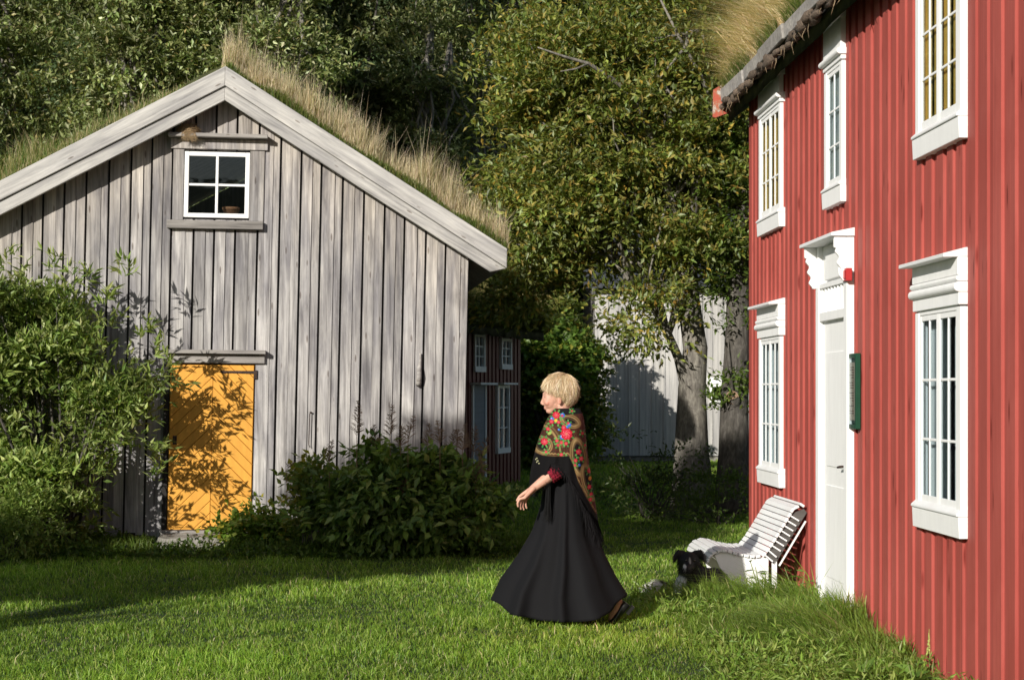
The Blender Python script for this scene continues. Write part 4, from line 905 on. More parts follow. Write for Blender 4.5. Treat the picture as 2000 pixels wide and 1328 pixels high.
# the big sallow with the lit grey trunk and its neighbour
TX, TY = 2.34, 21.7; P147 = F/TY
def tp_(px, py, y=0): return ((px-1000)/F*(TY+y)-TX, y, EYE+(HZ-py)/F*(TY+y))
PB = .6
tr1 = [([tp_(1356,1010),tp_(1352,960),tp_(1350,880),tp_(1352,760),tp_(1358,680),tp_(1345,590),tp_(1338,480),tp_(1320,330),tp_(1300,180)],[.38,.28,.23,.18,.17,.15,.13,.10,.07]),
       ([tp_(1352,790),tp_(1335,740,-.05),tp_(1325,700,-.1),tp_(1306,655,-.12),tp_(1280,610,-.15),tp_(1240,560,-.2),tp_(1190,500,-.2)],[.11,.075,.062,.055,.04,.03,.015]),
       ([tp_(1342,520),tp_(1320,420,-.3),tp_(1270,260,-.6),tp_(1232,183,-.9),tp_(1195,155,-1.1),tp_(1150,125,-1.3),tp_(1105,112,-1.4),tp_(1050,93,-1.45)],[.085,.06,.045,.038,.032,.024,.016,.007]),
       ([tp_(1150,125,-1.3),tp_(1125,135,-1.4),tp_(1095,140,-1.4)],[.018,.012,.006]),
       ([tp_(1338,480),tp_(1370,330,-.3),tp_(1390,200,-.5),tp_(1370,60,-.7)],[.11,.075,.04,.02]),
       ([tp_(1370,330,-.3),tp_(1395,215,-.6),tp_(1370,150,-.8),tp_(1330,80,-.9),tp_(1290,0,-1)],[.035,.03,.025,.02,.012])]
B1 = [tp_(1220,235)+(1.5,1.3,1.5), tp_(1010,130,.4)+(.45,.6,.6), tp_(980,330,.5)+(.35,.5,.5), tp_(1030,560,.3)+(.35,.4,.3), tp_(1100,320)+(.85,.9,1.15), tp_(1070,470,.2)+(.60,.7,.52), tp_(1210,430)+(.95,1,.72), tp_(1400,360,.1)+(.75,.9,1.35), tp_(1345,470,-.2)+(.75,.7,.5), tp_(1255,610,-.3)+(.42,.35,.34), tp_(1195,570,-.3)+(.25,.3,.2), tp_(1300,560,-.3)+(.3,.3,.25), tp_(1340,60)+(1.1,1.2,.9), tp_(1120,150)+(.75,.8,.9)]
T1 = tree('tree', (TX,TY,0), tr1, B1, 1750, 8, .30, SAL, SW, .10, .042, 'big yellow green sallow tree with lit grey trunk before the grey outbuilding', group='sallow trees in the yard', nbr=26, br=.035)
tr2 = [([tp_(1440,1010),tp_(1436,960),tp_(1432,880),tp_(1434,780),tp_(1440,680),tp_(1442,560),tp_(1450,420),tp_(1470,200)],[.36,.27,.21,.185,.165,.15,.12,.07]),
       ([tp_(1434,800),tp_(1430,775,-.22)],[.10,.085])]
B2 = [(.95,0,4.0,.7,.8,1.2),(1.2,.2,5.4,1.1,1.0,1.2),(.55,-.1,2.95,.36,.35,.25),(.70,-.1,2.5,.25,.3,.4),(.55,-.2,1.4,.2,.2,.3)]
T2 = tree('tree', (TX,TY-.05,0), tr2, B2, 700, 7, .22, [(.09,.14,.025),(.13,.18,.035),(.07,.10,.02)], None, .085, .036, 'dark barked sallow trunk with a sawn off limb beside the red house corner', group='sallow trees in the yard', bark='barkdark', nbr=8, br=.03)
mb = MB(); mb.sm = False; c = Vector(tp_(1429,776,-.235)); mb.tube([c, c+Vector((0,-.006,0))], [.088,.086], 16)
m, ns, ln, Bq = mk('sawn_wood'); v,_ = coords(ns,ln,(1,1,1)); wv = ns.new('ShaderNodeTexWave'); wv.wave_type='RINGS'; wv.rings_direction='Y'; wv.inputs['Scale'].default_value=14; wv.inputs['Distortion'].default_value=2; mp = ns.new('ShaderNodeMapping'); mp.inputs['Location'].default_value=tuple(-x for x in c); ln.new(v,mp.inputs[0]); ln.new(mp.outputs[0],wv.inputs['Vector']); r_ = ramp(ns,[(.2,(.22,.13,.08)),(.8,(.34,.23,.15))]); ln.new(wv.outputs['Fac'],r_.inputs[0]); ln.new(r_.outputs[0],Bq.inputs[0]); Bq.inputs['Roughness'].default_value=.9
mb.build('sawn_end', m, T2)
bush('bush', (1.75,20.4,0), [(0,0,.3,.5,.5,.28),(.35,.1,.6,.3,.3,.3),(-.35,0,.8,.16,.2,.3)], 60, 5, .16, [(.05,.08,.02),(.08,.10,.03)], None, .065, .03, 'loose dark shrub growing at the foot of the big tree trunk', stems=12, sr=.012)
bush('bush', (2.55,19.7,-.05), [(0,0,.3,.45,.4,.32),(-.5,.1,.2,.35,.35,.18)], 80, 5, .12, [(.07,.11,.02),(.10,.14,.03)], None, .06, .022, 'low shaded weeds between the tree trunks and the red house corner', stems=10, sr=.008, cat='weeds')

# shrubs at the barn
ELD = [(.17,.225,.055),(.25,.30,.085),(.10,.15,.035),(.34,.37,.15)]
S205 = F/16.15
def sp(px, py, y=0, bx=120): return ((px-bx)/S205, y, EYE+(HZ-py)/S205)
EB = [sp(90,660)+(.44,.4,.46), sp(190,725)+(.34,.35,.40), sp(20,650)+(.42,.4,.45), sp(50,800)+(.66,.5,.7), sp(200,810)+(.32,.35,.38), sp(110,930)+(.58,.45,.55), sp(210,950)+(.2,.3,.25), sp(10,960)+(.8,.5,.5), sp(-90,750)+(.9,.6,1.2)]
bush('shrub', (((120-1000)/S205),16.15,0), EB, 700, 7, .17, ELD, [.34,.28,.2,.18], .095, .032, 'tall leafy green shrub left of the yellow barn door', stems=16, twl=.22, nl=7, up=.45, cat='shrub')
def join_into(a, b):
    me, mb2 = a.data, b.data; out = []
    for q in (me, mb2):
        n = len(q.vertices); co = np.empty(n*3, np.float32); q.vertices.foreach_get('co', co); cc = np.empty(n*4, np.float32); q.color_attributes['Col'].data.foreach_get('color', cc); lp = np.empty(len(q.loops), np.int32); q.loops.foreach_get('vertex_index', lp); out.append((co.reshape(-1,3), cc.reshape(-1,4), lp.reshape(-1,4)))
    k = len(out[0][0]); a.data = np_mesh('foliage', np.vstack([out[0][0],out[1][0]]), [np.vstack([out[0][2],out[1][2]+k])], np.vstack([out[0][1],out[1][1]])); a.data.materials.append(M['leaf']); bpy.data.objects.remove(b)
root = bpy.data.objects['shrub']; tops = [(130,560),(245,545),(205,600),(55,560),(20,530),(270,665),(100,530),(300,700),(165,560),(310,740),(285,900),(300,940)]
C0 = np.array([sp(a,b,R_(-.2,.15)) for a,b in tops]); pts = []; dd = []
for c in C0:
    for q in range(7): pts.append(c+np.array([R_(-.03,.03)+(.02*q if c[0] > .75 else 0),R_(-.03,.03),q*.028])); dd.append((R_(-.9,.9)+(.6 if c[0]>.75 else 0),R_(-.9,.9),.5))
V,Q,C = twigs(np.array(pts), np.array(dd), 5, .10, .12, .031, ELD, [.3,.3,.1,.3], up=.35, spread=.6)
fo = [c for c in root.children if c.name.startswith('foliage')][0]; tmp = bpy.data.objects.new('tmp', np_mesh('tmp',V,[Q],C)); COL.objects.link(tmp); tmp.parent = root; join_into(fo, tmp)
SPI = [(.12,.18,.04),(.18,.25,.06),(.075,.12,.03),(.26,.30,.09)]
GX, GY = (790-1000)/F*15.95, 15.95; SG = F/15.95
def gp(px, py, y=0): return ((px-790)/SG, y, EYE+(HZ-py)/SG)
GB = [gp(790,975)+(.55,.45,.30), gp(705,985)+(.32,.4,.28), gp(900,990)+(.36,.45,.27), gp(790,1025)+(.80,.45,.2), gp(735,905)+(.18,.25,.10), gp(850,925)+(.3,.3,.12), gp(650,1010)+(.14,.3,.2)]
bsh = bush('shrub', (GX,GY,0), GB, 360, 6, .16, SPI, [.38,.27,.25,.10], .10, .06, 'broad dark green goat\'s beard shrub with brown seed plumes before the barn', stems=14, twl=.16, nl=5, up=.1, droop=.3, cat='shrub')
mb = MB(); random.seed(21)
for (px,py,h) in [(702,850,.33),(765,850,.30),(735,870,.2),(648,900,.20),(800,860,.24),(838,870,.22),(862,865,.22),(880,880,.2),(905,880,.26),(925,885,.28),(940,895,.2),(893,870,.16),(785,870,.22),(565,915,.06),(790,960,.15),(930,940,.2),(945,925,.18)]:
    b = Vector(gp(px,py,R_(-.35,.1))); g = R_(.7,1.2); mb.col = (.20*g,.125*g,.075*g); tl = R_(-.06,.06)
    mb.tube([b-Vector((0,0,.3)), b, b+Vector((tl,0,h))],[.004,.003,.001],4,False)
    for k in range(int(260*h)):
        q = random.random(); p = b+Vector((tl*q,0,h*q)); a = R_(0,6.28); L = .085*(1-q*.75); dv = Vector((math.cos(a)*L,math.sin(a)*L,L*R_(.3,1.0)))
        mb.tube([p,p+dv*.6,p+dv+Vector((0,0,-.006))],[.0016,.0035,.0015],3,False)
m, ns, ln, Bq = mk('dry_plume'); at = nd(ns,'ShaderNodeAttribute',attribute_name='Col'); ln.new(at.outputs[0], Bq.inputs[0]); Bq.inputs['Roughness'].default_value=.9
mb.build('seed_plume', m, bsh)
bush('shrub', ((610-1000)/F*16.1,16.1,0), [((0),0,.45,.08,.12,.36),(-.05,0,.85,.05,.08,.14)], 42, 4, .07, [(.17,.22,.05),(.12,.17,.04),(.26,.25,.06)], None, .085, .05, 'thin pale green sapling at the left edge of the dark shrub', stems=5, sr=.007, cat='shrub')
bush('vine', ((505-1000)/F*16.45,16.45,0), [(-.1,0,.12,.30,.2,.12),(.0,0,.25,.14,.15,.12),(.2,.05,.12,.2,.15,.1)], 110, 4, .07, [(.14,.22,.03),(.20,.25,.05),(.09,.15,.02),(.40,.33,.05)], [.4,.3,.2,.1], .06, .05, 'bright green creeping vine beside the stone step of the barn', stems=6, sr=.004, cat='vine')
bush('bush', ((20-1000)/F*15.2,15.2,0), [(0,0,.25,.35,.3,.25),(.1,0,.45,.22,.2,.2)], 130, 5, .1, [(.20,.25,.06),(.14,.20,.04)], None, .06, .022, 'low yellow green shrub at the left edge under the tall shrub', stems=8, sr=.006, cat='shrub')
def weeds():
    n = 5200; X = RNG.uniform(-5.6,.0,n); Y = 16.55+SB*(X+2.97)-RNG.random(n)**1.5*1.25; k = ~((X > -3.62)&(X < -2.78)&(Y > 15.9)); X, Y = X[k], Y[k]; n = len(X)
    h = np.clip(.06+.10*smooth_noise(X,Y,4,61)+RNG.random(n)*.07, .01, .3)*np.clip((Y-15.0)/.9,.2,1); P = np.stack([X,Y,gz(X,Y)+h*RNG.uniform(.2,1,n)],1)
    V,Q,C = twigs(P, RNG.normal(0,.5,(n,3))+[0,0,.6], 4, .05, .045, .030, [(.08,.14,.02),(.12,.19,.03),(.06,.10,.02)], None, up=.1)
    n2 = 9000; X2 = RNG.uniform(-5.6,.3,n2); Y2 = 16.7+SB*(X2+2.97)-RNG.random(n2)**1.3*1.0; k = ~((X2 > -3.62)&(X2 < -2.78)&(Y2 > 15.9)); X2, Y2 = X2[k], Y2[k]; n2 = len(X2)
    V2,q,t,C2 = blades(np.stack([X2,Y2,gz(X2,Y2)],1), RNG.normal(0,.5,(n2,2)), RNG.uniform(.08,.22,n2), RNG.uniform(.006,.011,n2), pick([(.09,.15,.02),(.14,.2,.04)],n2), RNG.uniform(.2,.8,n2))
    o = len(V); obj('weeds', np_mesh('weeds', np.vstack([V,V2]), [np.vstack([Q,q+o]), t+o], np.vstack([C,C2])), M['blade'], label='low weeds and grass along the foot of the barn', cat='weeds', kind='stuff')
weeds()
# rank grass against the red wall
def rank_grass():
    n = 80000; Y = 8.3+RNG.random(n)**.9*6.3; dw = RNG.random(n)**.85*1.45; X = wallx(Y)-dw
    edge = np.clip((1.45+.15*np.sin(Y*3)-dw)/.9, 0, 1)*np.clip((13.3-Y+dw*.4)/.8,0,1); k = (RNG.random(n) < edge*1.2)&(edge > .02)&~((Y > 12.6)&(dw < .9)&(RNG.random(n) < .85)); X, Y, dw, edge = X[k],Y[k],dw[k],edge[k]; n = len(X)
    tuft = np.clip(1+.5*smooth_noise(X,Y,5,71)+.3*smooth_noise(X,Y,13,72), .3, 1.8)
    H = RNG.uniform(.09,.34,n)*tuft*(.3+.7*edge)*np.clip(.42+.58*(Y-9.9)/1.5,.42,1); lean_ = np.stack([-.55+.5*smooth_noise(X,Y,6,73)+RNG.normal(0,.45,n), -.25+.5*smooth_noise(X,Y,6,74)+RNG.normal(0,.45,n)],1)
    C = pick([(.17,.265,.04),(.23,.33,.06),(.12,.195,.028),(.32,.38,.12),(.44,.38,.19)], n, [.36,.3,.2,.1,.04])
    V,q,t,CC = blades(np.stack([X,Y,gz(X,Y)-.005],1), lean_, H*1.12, RNG.uniform(.004,.011,n), C, RNG.uniform(.3,1.3,n), .7)
    obj('rank_grass', np_mesh('rank_grass', V,[q,t],CC), M['blade'], label='long rank green grass growing along the foot of the red wall', cat='grass', kind='stuff')
    n = 2100; Y = 8.4+RNG.random(n)*5.0; dw = RNG.random(n)*1.6; X = wallx(Y)-dw; k = smooth_noise(X,Y,3.5,77) > -.1; X,Y = X[k],Y[k]; n = len(X)
    P = np.stack([X,Y,gz(X,Y)+RNG.uniform(.02,.16,n)*np.clip(1.9-dw[k],.3,1)],1); V,Q,C = twigs(P, RNG.normal(0,.6,(n,3))+[0,0,.4], 4, .07, .060, .014, [(.14,.225,.035),(.20,.29,.05),(.27,.32,.09)], None)
    obj('leafy_weeds', np_mesh('leafy_weeds', V,[Q],C), M['leaf'], label='small leafy weeds among the long grass by the red wall', cat='weeds', kind='stuff')
rank_grass()
def broad_plant(name, X, Y, h, nl, L, W, label, group=None, seed=0, head=False, nettle=False, cat='plant'):
    random.seed(seed); z = gzs(X,Y); root = empty(name, (X,Y,z), label=label, cat=cat, group=group); P=[];D=[];mb = MB(); mb.sm = True; mb.col=(.16,.20,.06)
    tops = [(R_(-.08,.08),R_(-.05,.05),h)] if not nettle else [(R_(-.12,.12),R_(-.12,.12),h*R_(.7,1)) for _ in range(3)]
    for t in tops: mb.tube([(0,0,-.02),(t[0]*.4,t[1]*.4,t[2]*.5),t],[.006,.005,.003],6)
    for i in range(nl):
        a = i*2.4+R_(-.3,.3); q = (i+.5)/nl; t = tops[i % len(tops)]; zz = (t[2]*(.15+.85*q)) if nettle else R_(.02,.12)
        P.append((t[0]*q,t[1]*q,zz)); D.append((math.cos(a),math.sin(a),R_(.1,.6) if nettle else R_(.5,1.4)))
    n = len(P); V,Q,C = leaves(np.array(P), np.array(D), nrm(np.array([(0,0,1.0)]*n)+RNG.normal(0,.2,(n,3))), L*RNG.uniform(.7,1.2,n), W*RNG.uniform(.8,1.2,n), pick([(.10,.17,.03),(.14,.22,.04)],n), droop=.35)
    obj('leaf', np_mesh('leaves',V,[Q],C), M['leaf'], root)
    if head:
        for k in range(240):
            q = random.random(); a = R_(0,6.28); c = Vector((tops[0][0]*(.5+.5*q)+math.cos(a)*.016*(1.2-q), tops[0][1]+math.sin(a)*.016*(1.2-q), h*(.45+.58*q))); g = R_(.8,1.2); mb.col=(.36*g,.38*g,.10*g); mb.ell(c,(.0055,.0055,.006),6,4)
    m = bpy.data.materials.get('stalk')
    if not m:
        m, ns, ln, Bq = mk('stalk'); at = nd(ns,'ShaderNodeAttribute',attribute_name='Col'); ln.new(at.outputs[0], Bq.inputs[0]); Bq.inputs['Roughness'].default_value=.7
    mb.build('stalk', m, root)
def gpos(px, Y): return (px-1000)/F*Y
broad_plant('nettle', gpos(1490,12.9),12.9,.42,16,.10,.05,'leafy green nettle standing before the end of the white bench','nettles by the red wall',1,nettle=True)
broad_plant('nettle', gpos(1560,13.0),13.0,.40,18,.10,.05,'leafy green nettle between the bench and the white door','nettles by the red wall',2,nettle=True)
broad_plant('nettle', gpos(1530,12.6),12.6,.34,14,.09,.045,'shorter nettle in the long grass between two taller ones','nettles by the red wall',3,nettle=True)
broad_plant('dock_plant', gpos(1640,11.9),11.9,.25,9,.22,.08,'broad leaved dock at the foot of the white door frame','docks by the red wall',4)
broad_plant('dock_plant', gpos(1815,10.35),10.35,.40,9,.20,.08,'dock with an upright pale green seed head against the red wall','docks by the red wall',5,head=True)
broad_plant('dock_plant', gpos(1680,9.4),9.4,.2,9,.20,.08,'broad leaved dock in the long grass at the lower right','docks by the red wall',6)
broad_plant('dock_plant', gpos(1430,12.4),12.4,.15,9,.13,.06,'low leafy plant in the grass just before the dog','docks by the red wall',7)
broad_plant('dock_plant', gpos(1790,9.75),9.75,.2,10,.18,.09,'broad leaved dock in the bottom right corner at the wall','docks by the red wall',8)

# ------------------------------------------------------------------ bench
def build_bench():
    u0 = 13.80*NS; L = 1.10; R4 = Matrix.Translation((X0,0,0)) @ Matrix.Rotation(TH,4,'Z'); root = empty('bench', R4 @ Vector((0,u0,0)), TH, label='low white slatted bench with a curved back leaning to the red wall', cat='bench')
    prof = [(.865,.155),(.845,.205),(.80,.245),(.74,.268),(.67,.258),(.60,.235),(.52,.220),(.44,.212),(.385,.222),(.345,.27),(.30,.34),(.22,.468),(.15,.585),(.128,.615),(.10,.628),(.06,.628),(.02,.60)]
    P = [Vector((-a,0,b)) for a,b in prof]; ln_ = [0]
    for a,b in zip(P[:-1],P[1:]): ln_.append(ln_[-1]+(b-a).length)
    def at(s):
        for i in range(len(P)-1):
            if s <= ln_[i+1]: return P[i].lerp(P[i+1],(s-ln_[i])/(ln_[i+1]-ln_[i])), (P[i+1]-P[i]).normalized()
        return P[-1], (P[-1]-P[-2]).normalized()
    js = ln_[8]; s = .02; seat = MB(); back = MB(); random.seed(4); nb = MB()
    while s < ln_[-1]-.01:
        p, t = at(s); n = Vector((t.z,0,-t.x)); 
        if n.z < 0 and s < js: n = -n
        if s >= js and n.x > 0: n = -n
        M4 = Matrix(((t.x,0,n.x,p.x),(0,1,0,0),(t.z,0,n.z,p.z),(0,0,0,1))); tgt = seat if s < js else back; tgt.col = (R_(.82,1.05) if s > .18 else R_(.6,.85),random.random(),1); e = R_(-.006,.006)
        w = .0195 if s < js else .0215; tgt.box(-w,w,e,L+e,-.022,0,M4)
        if js < s < ln_[12]:      # thin fins at both ends of the back
            for yy in (.0,L-.014):
                nb = MB(); nb.col=(1.02,.5,1); nb.box(-.006,.006,yy+.001,yy+.02,-.105,-.0225,M4); nb.build('back_fin', M['white'], root)
        s += .048 if s < js else .049
    seat.build('seat', M['whitew'], root, bevel=.003); back.build('backrest', M['whitew'], root, bevel=.003);
    for yy in (.03,L-.05):
        mb = MB(); mb.col=(.98,.4,1); q = [(-.79,.215),(-.74,.240),(-.67,.232),(-.60,.210),(-.52,.196),(-.44,.189),(-.385,.195),(-.33,.20),(-.33,-.24),(-.70,-.24),(-.66,-.10),(-.69,.02),(-.76,.14)]
        mb.prism(q, yy, yy+.025); mb.build('side_panel', M['white'], root, bevel=.003)
        mb = MB(); mb.col=(.30,.4,1); mb.prism([(-.36,.20),(-.115,.57),(-.03,.60),(-.005,.57),(-.05,.50),(-.28,.13)], yy, yy+.02); mb.build('back_support', M['trimwood'], root)  # dark tone puts shade into the end support's inner face
        mb = MB(); mb.col=(1,.4,1); mb.box(-.30,-.26,yy,yy+.03,-.24,.16); mb.build('leg', M['white'], root)
    for yy in (.0,L-.02):
        mb = MB(); mb.col=(1,.2,1); a, b = Vector((-.245,0,.125)), Vector((-.02,0,.50)); t=(b-a).normalized(); n=Vector((t.z,0,-t.x)); M4 = Matrix(((t.x,0,n.x,a.x),(0,1,0,0),(t.z,0,n.z,a.z),(0,0,0,1))); mb.box(0,(b-a).length,yy,yy+.02,-.006,.006,M4); mb.build('back_rail', M['white'], root)
build_bench()

# ------------------------------------------------------------------ figures
def remeshed(mb, name, voxel, smooth=4):
    me = bpy.data.meshes.new(name); me.from_pydata(mb.v, [], mb.f); o = bpy.data.objects.new(name, me); COL.objects.link(o)
    r = o.modifiers.new('r','REMESH'); r.mode = 'VOXEL'; r.voxel_size = voxel; r.use_smooth_shade = True
    s = o.modifiers.new('s','SMOOTH'); s.factor = .5; s.iterations = smooth
    dg = bpy.context.evaluated_depsgraph_get(); ev = o.evaluated_get(dg); out = bpy.data.meshes.new_from_object(ev); bpy.data.objects.remove(o); out.name = name
    n = len(out.vertices); co = np.empty(n*3, np.float32); out.vertices.foreach_get('co', co); out.polygons.foreach_set('use_smooth', np.ones(len(out.polygons), bool))
    return out, co.reshape(-1,3)
def set_cols(me, C):
    a = me.color_attributes.get('Col') or me.color_attributes.new('Col','FLOAT_COLOR','POINT'); a.data.foreach_set('color', np.hstack([C,np.ones((len(C),1))]).astype(np.float32).ravel())
def mat_attr(name, rough=.6, spec=.3, sss=0, bmp=0, bs=200, sheen=0):
    m, ns, ln, B = mk(name); at = nd(ns,'ShaderNodeAttribute',attribute_name='Col'); ln.new(at.outputs[0], B.inputs['Base Color']); B.inputs['Roughness'].default_value=rough; B.inputs['Specular IOR Level'].default_value=spec
    if sss: B.inputs['Subsurface Weight'].default_value=sss; B.inputs['Subsurface Radius'].default_value=(.012,.005,.003); B.inputs['Subsurface Scale'].default_value=1.0
    if sheen: B.inputs['Sheen Weight'].default_value=sheen
    if bmp: v,_=coords(ns,ln,(1,1,1)); bump(ns,ln,noise_t(ns,ln,v,bs,4),bmp,.003,B)
    return m
S_ = F/11.3
def wp(px, py, y=0.0): return Vector(((px-1095)/S_, y, (1207-py)/S_))
def ribbons(P, W, C, view=np.array([0,-1.0,0.2])):
    """P (n,k,3) polylines -> flat tapered strands turned to a varied direction"""
    n,k,_ = P.shape; T = np.gradient(P, axis=1); N = view+RNG.normal(0,.45,(n,1,3)); S = nrm(np.cross(T, np.broadcast_to(N,T.shape)))
    w = W[:,None,None]*np.linspace(1,.25,k)[None,:,None]; V = np.stack([P-S*w, P+S*w],2).reshape(-1,3)
    i = (np.arange(n)*k*2)[:,None,None]+(np.arange(k-1)*2)[None,:,None]; Q = (i+np.array([0,1,3,2])).reshape(-1,4); return V, Q, np.repeat(C, k*2, 0)
def build_woman():
    random.seed(9); px0 = (1095-1000)/S_; root = empty('person', (px0, 11.3, .026), label='blonde woman in flowered shawl and long black skirt walking left across the lawn', cat='person')
    mb = MB(); mb.sm = True
    # head (faces -x), neck, trunk, arms, legs: one surface after remeshing
    mb.ell(wp(1094,763), (.104,.076,.105), 20, 14); mb.ell(wp(1076,779), (.060,.058,.078), 18, 12)
    mb.chain([wp(1084,790),wp(1075,801)],[.048,.027]); mb.ell(wp(1071.5,802.5),(.018,.020,.016)); mb.ell(wp(1066,769),(.022,.045,.014))
    mb.chain([wp(1063,773),wp(1059.5,783),wp(1058,787)],[.007,.0095,.0098],10); mb.ell(wp(1060.5,789.5,-.009),(.009,.007,.007)); mb.ell(wp(1060.5,789.5,.009),(.009,.007,.007))
    mb.ell(wp(1064.8,795.5),(.010,.019,.0055)); mb.ell(wp(1065.5,798.3),(.010,.017,.006))
    for sy in (-1,1):
        mb.ell(wp(1069,786,sy*.036),(.022,.02,.022)); mb.ell(wp(1067,776,sy*.030),(.012,.016,.009)); mb.ell(wp(1092,782,sy*.078),(.017,.010,.030))
    mb.chain([wp(1098,785),wp(1099,805),wp(1103,825)],[.052,.052,.06])
    mb.chain([wp(1103,830),wp(1100,870),wp(1098,910),wp(1098,950)],[.115,.135,.12,.14],16)
    mb.chain([wp(1100,840,-.13),wp(1103,836,0),wp(1100,840,.13)],[.05,.065,.05])
    for (sy, el, wr) in ((-1, wp(1097,908,-.20), wp(1041,949,-.25)), (1, wp(1085,905,.23), wp(1050,950,.16))):
        mb.chain([wp(1101,842,sy*.14), wp(1101,872,sy*.165), el],[.052,.047,.043]); mb.chain([el, el.lerp(wr,.35), wr],[.044,.042,.026])
        if sy < 0:
            k = wp(1024,966,-.27); mb.chain([wr, wr.lerp(k,.4)],[.026,.024]); 
            for q,yy in ((0,-.035),(1,-.012),(2,.012),(3,.032)):     # palm from four tapered rays
                mb.chain([wr+Vector((0,yy*.5,0)), k+Vector((.004*q,yy*1.0,-.004*q))],[.017,.0125],10)
            tips = [((1014,969),(1010.5,977),(1011.5,983),-.035),((1017,973),(1015,982),(1017,988),-.012),((1021,974),(1020,984),(1022.5,989.5),.010),((1026,974),(1026,982),(1028,987),.030)]
            for i,(a,b,c,yy) in enumerate(tips):
                mb.chain([k+Vector((.004*i,yy,-.004*i)), wp(*a,yy-.27), wp(*b,yy-.272), wp(*c,yy-.27)],[.0115,.0098,.0088,.0072],8)
            mb.chain([wr+Vector((-.008,.02,0)), wp(1022,960,-.222), wp(1014,966,-.215), wp(1009.5,973,-.218)],[.017,.013,.0105,.008],8)
    # legs: the far leg forward, the near leg pushing off behind
    mb.chain([wp(1090,960,.08),wp(1068,1080,.08),wp(1058,1185,.08)],[.09,.055,.036]); mb.chain([wp(1058,1190,.08),wp(1035,1200,.08)],[.034,.026])
    mb.chain([wp(1102,960,-.08),wp(1140,1080,-.06),wp(1205,1172,-.05)],[.09,.055,.034]); mb.chain([wp(1206,1174,-.05),wp(1200,1190,-.05),wp(1193,1203,-.05)],[.034,.032,.025])
    me, co = remeshed(mb, 'body', .0042, 3)
    n = len(co); C = np.tile([.60,.335,.245],(n,1)); 
    def near(p, r): return np.exp(-(np.linalg.norm(co-np.array(p),axis=1)/r)**2)[:,None]
    def tint(p, r, c, k=1): nonlocal C; f = near(p,r)*k; C = C*(1-f)+np.array(c)*f
    fn = .04*np.array([noise.noise(Vector(c)*35) for c in co[::1]]) if n < 400000 else 0
    C = C*(1+fn[:,None]*1.5)
    for sy in (-1,1): tint(wp(1068,787,sy*.045),.022,(.62,.26,.19),.7); tint(wp(1065,775.5,sy*.034),.0075,(.05,.035,.03),1); tint(wp(1065,769,sy*.036),.009,(.30,.18,.11),.9); tint(wp(1070,795,sy*.03),.006,(.45,.2,.15),.6); tint(wp(1092,782,sy*.085),.02,(.60,.25,.18),.6)
    tint(wp(1063,797,0),.013,(.50,.16,.14),.9); tint(wp(1057,788,0),.01,(.62,.27,.2),.6); tint(wp(1018,980,-.27),.03,(.62,.27,.2),.45)
    set_cols(me, C); obj('body', me, mat_attr('skin', .5, .35, .12), root)
    # hair: cap and strands combed from the crown down
    c0 = wp(1094,764); ax = np.array([.121,.094,.118]); pole = nrm(np.array([.30,0,1.0]))
    e1 = nrm(np.cross(pole,[0,1,0])); e2 = np.cross(pole, e1)
    def surf(phi, t, r):      # phi around the pole, t arc length angle from the pole
        d = pole[None]*np.cos(t)[:,None]+(e1[None]*np.cos(phi)[:,None]+e2[None]*np.sin(phi)[:,None])*np.sin(t)[:,None]
        return np.array(c0)+d*ax*r[:,None]
    def tmax(phi):            # where the cut ends: fringe, cheek, nape
        fx = e1[0]*np.cos(phi)+e2[0]*np.sin(phi)          # -1 towards the face, +1 back
        return np.interp(fx,[-1,-.9,-.72,-.45,-.1,.3,1],[1.60,1.66,1.92,1.86,1.98,2.18,2.34])+.05*np.sin(phi*6)+.04*np.sin(phi*15+1)
    nph, nt = 90, 26; PH,TT = np.meshgrid(np.linspace(0,2*np.pi,nph,endpoint=False), np.linspace(0.001,1,nt),indexing='ij'); ph=PH.ravel(); tt=TT.ravel()*(tmax(ph)-.05)
    rr = np.full(len(ph),.965)*(1+.02*np.sin(ph*7+tt*3)+.012*np.sin(ph*17)); V = surf(ph,tt,rr); i=(np.arange(nph)[:,None]*nt+np.arange(nt-1)[None]).ravel(); j=((i//nt+1)%nph)*nt+i%nt; Q=np.stack([i,i+1,j+1,j],1)
    Vc, Qc = V, Q; Cc = np.tile([.30,.21,.105],(len(V),1))*(1+.3*np.sin(ph*31))[:,None]
    ns_ = 9000; lock = RNG.integers(0,95,ns_); lph = np.sort(RNG.uniform(0,2*np.pi,95)); ph = lph[lock]+RNG.normal(0,.085,ns_); lr = RNG.uniform(-.035,.05,95)[lock]; lt = RNG.normal(0,.09,95)[lock]; k = 9; t0 = RNG.uniform(0,.75,ns_)**1.2*tmax(ph); t1 = np.minimum(t0+RNG.uniform(.55,1.15,ns_), tmax(ph)+lt+RNG.normal(.02,.04,ns_)); q = np.linspace(0,1,k)
    lay = RNG.uniform(.95,1.07,ns_); wav = RNG.normal(.22,.16,ns_)*np.where(np.sin(ph)>0,1,-1); ps=[]
    clump = np.sin(ph*13)*.012+np.sin(ph*29+1)*.01
    for a in q:
        t = t0+(t1-t0)*a; p = ph+(lph[lock]-ph)*.55*a+wav*a*a+.06*np.sin(a*5+lock); r = lay+clump+lr*a+.045*np.sin(np.pi*a)*RNG.uniform(.2,.6,1)+.018*a*np.sin(ph*11); ps.append(surf(p,t,r))
    P = np.stack(ps,1); P[:,-3:,:] += RNG.normal(0,.005,(ns_,1,3))*np.array([.3,.7,1.2])[None,:,None]; gcol = pick([(.62,.46,.26),(.74,.58,.36),(.46,.31,.16),(.34,.23,.12),(.82,.70,.50)],ns_,[.32,.25,.2,.11,.12],.12)
    V,Q,C = ribbons(P, RNG.uniform(.0007,.0016,ns_), gcol)
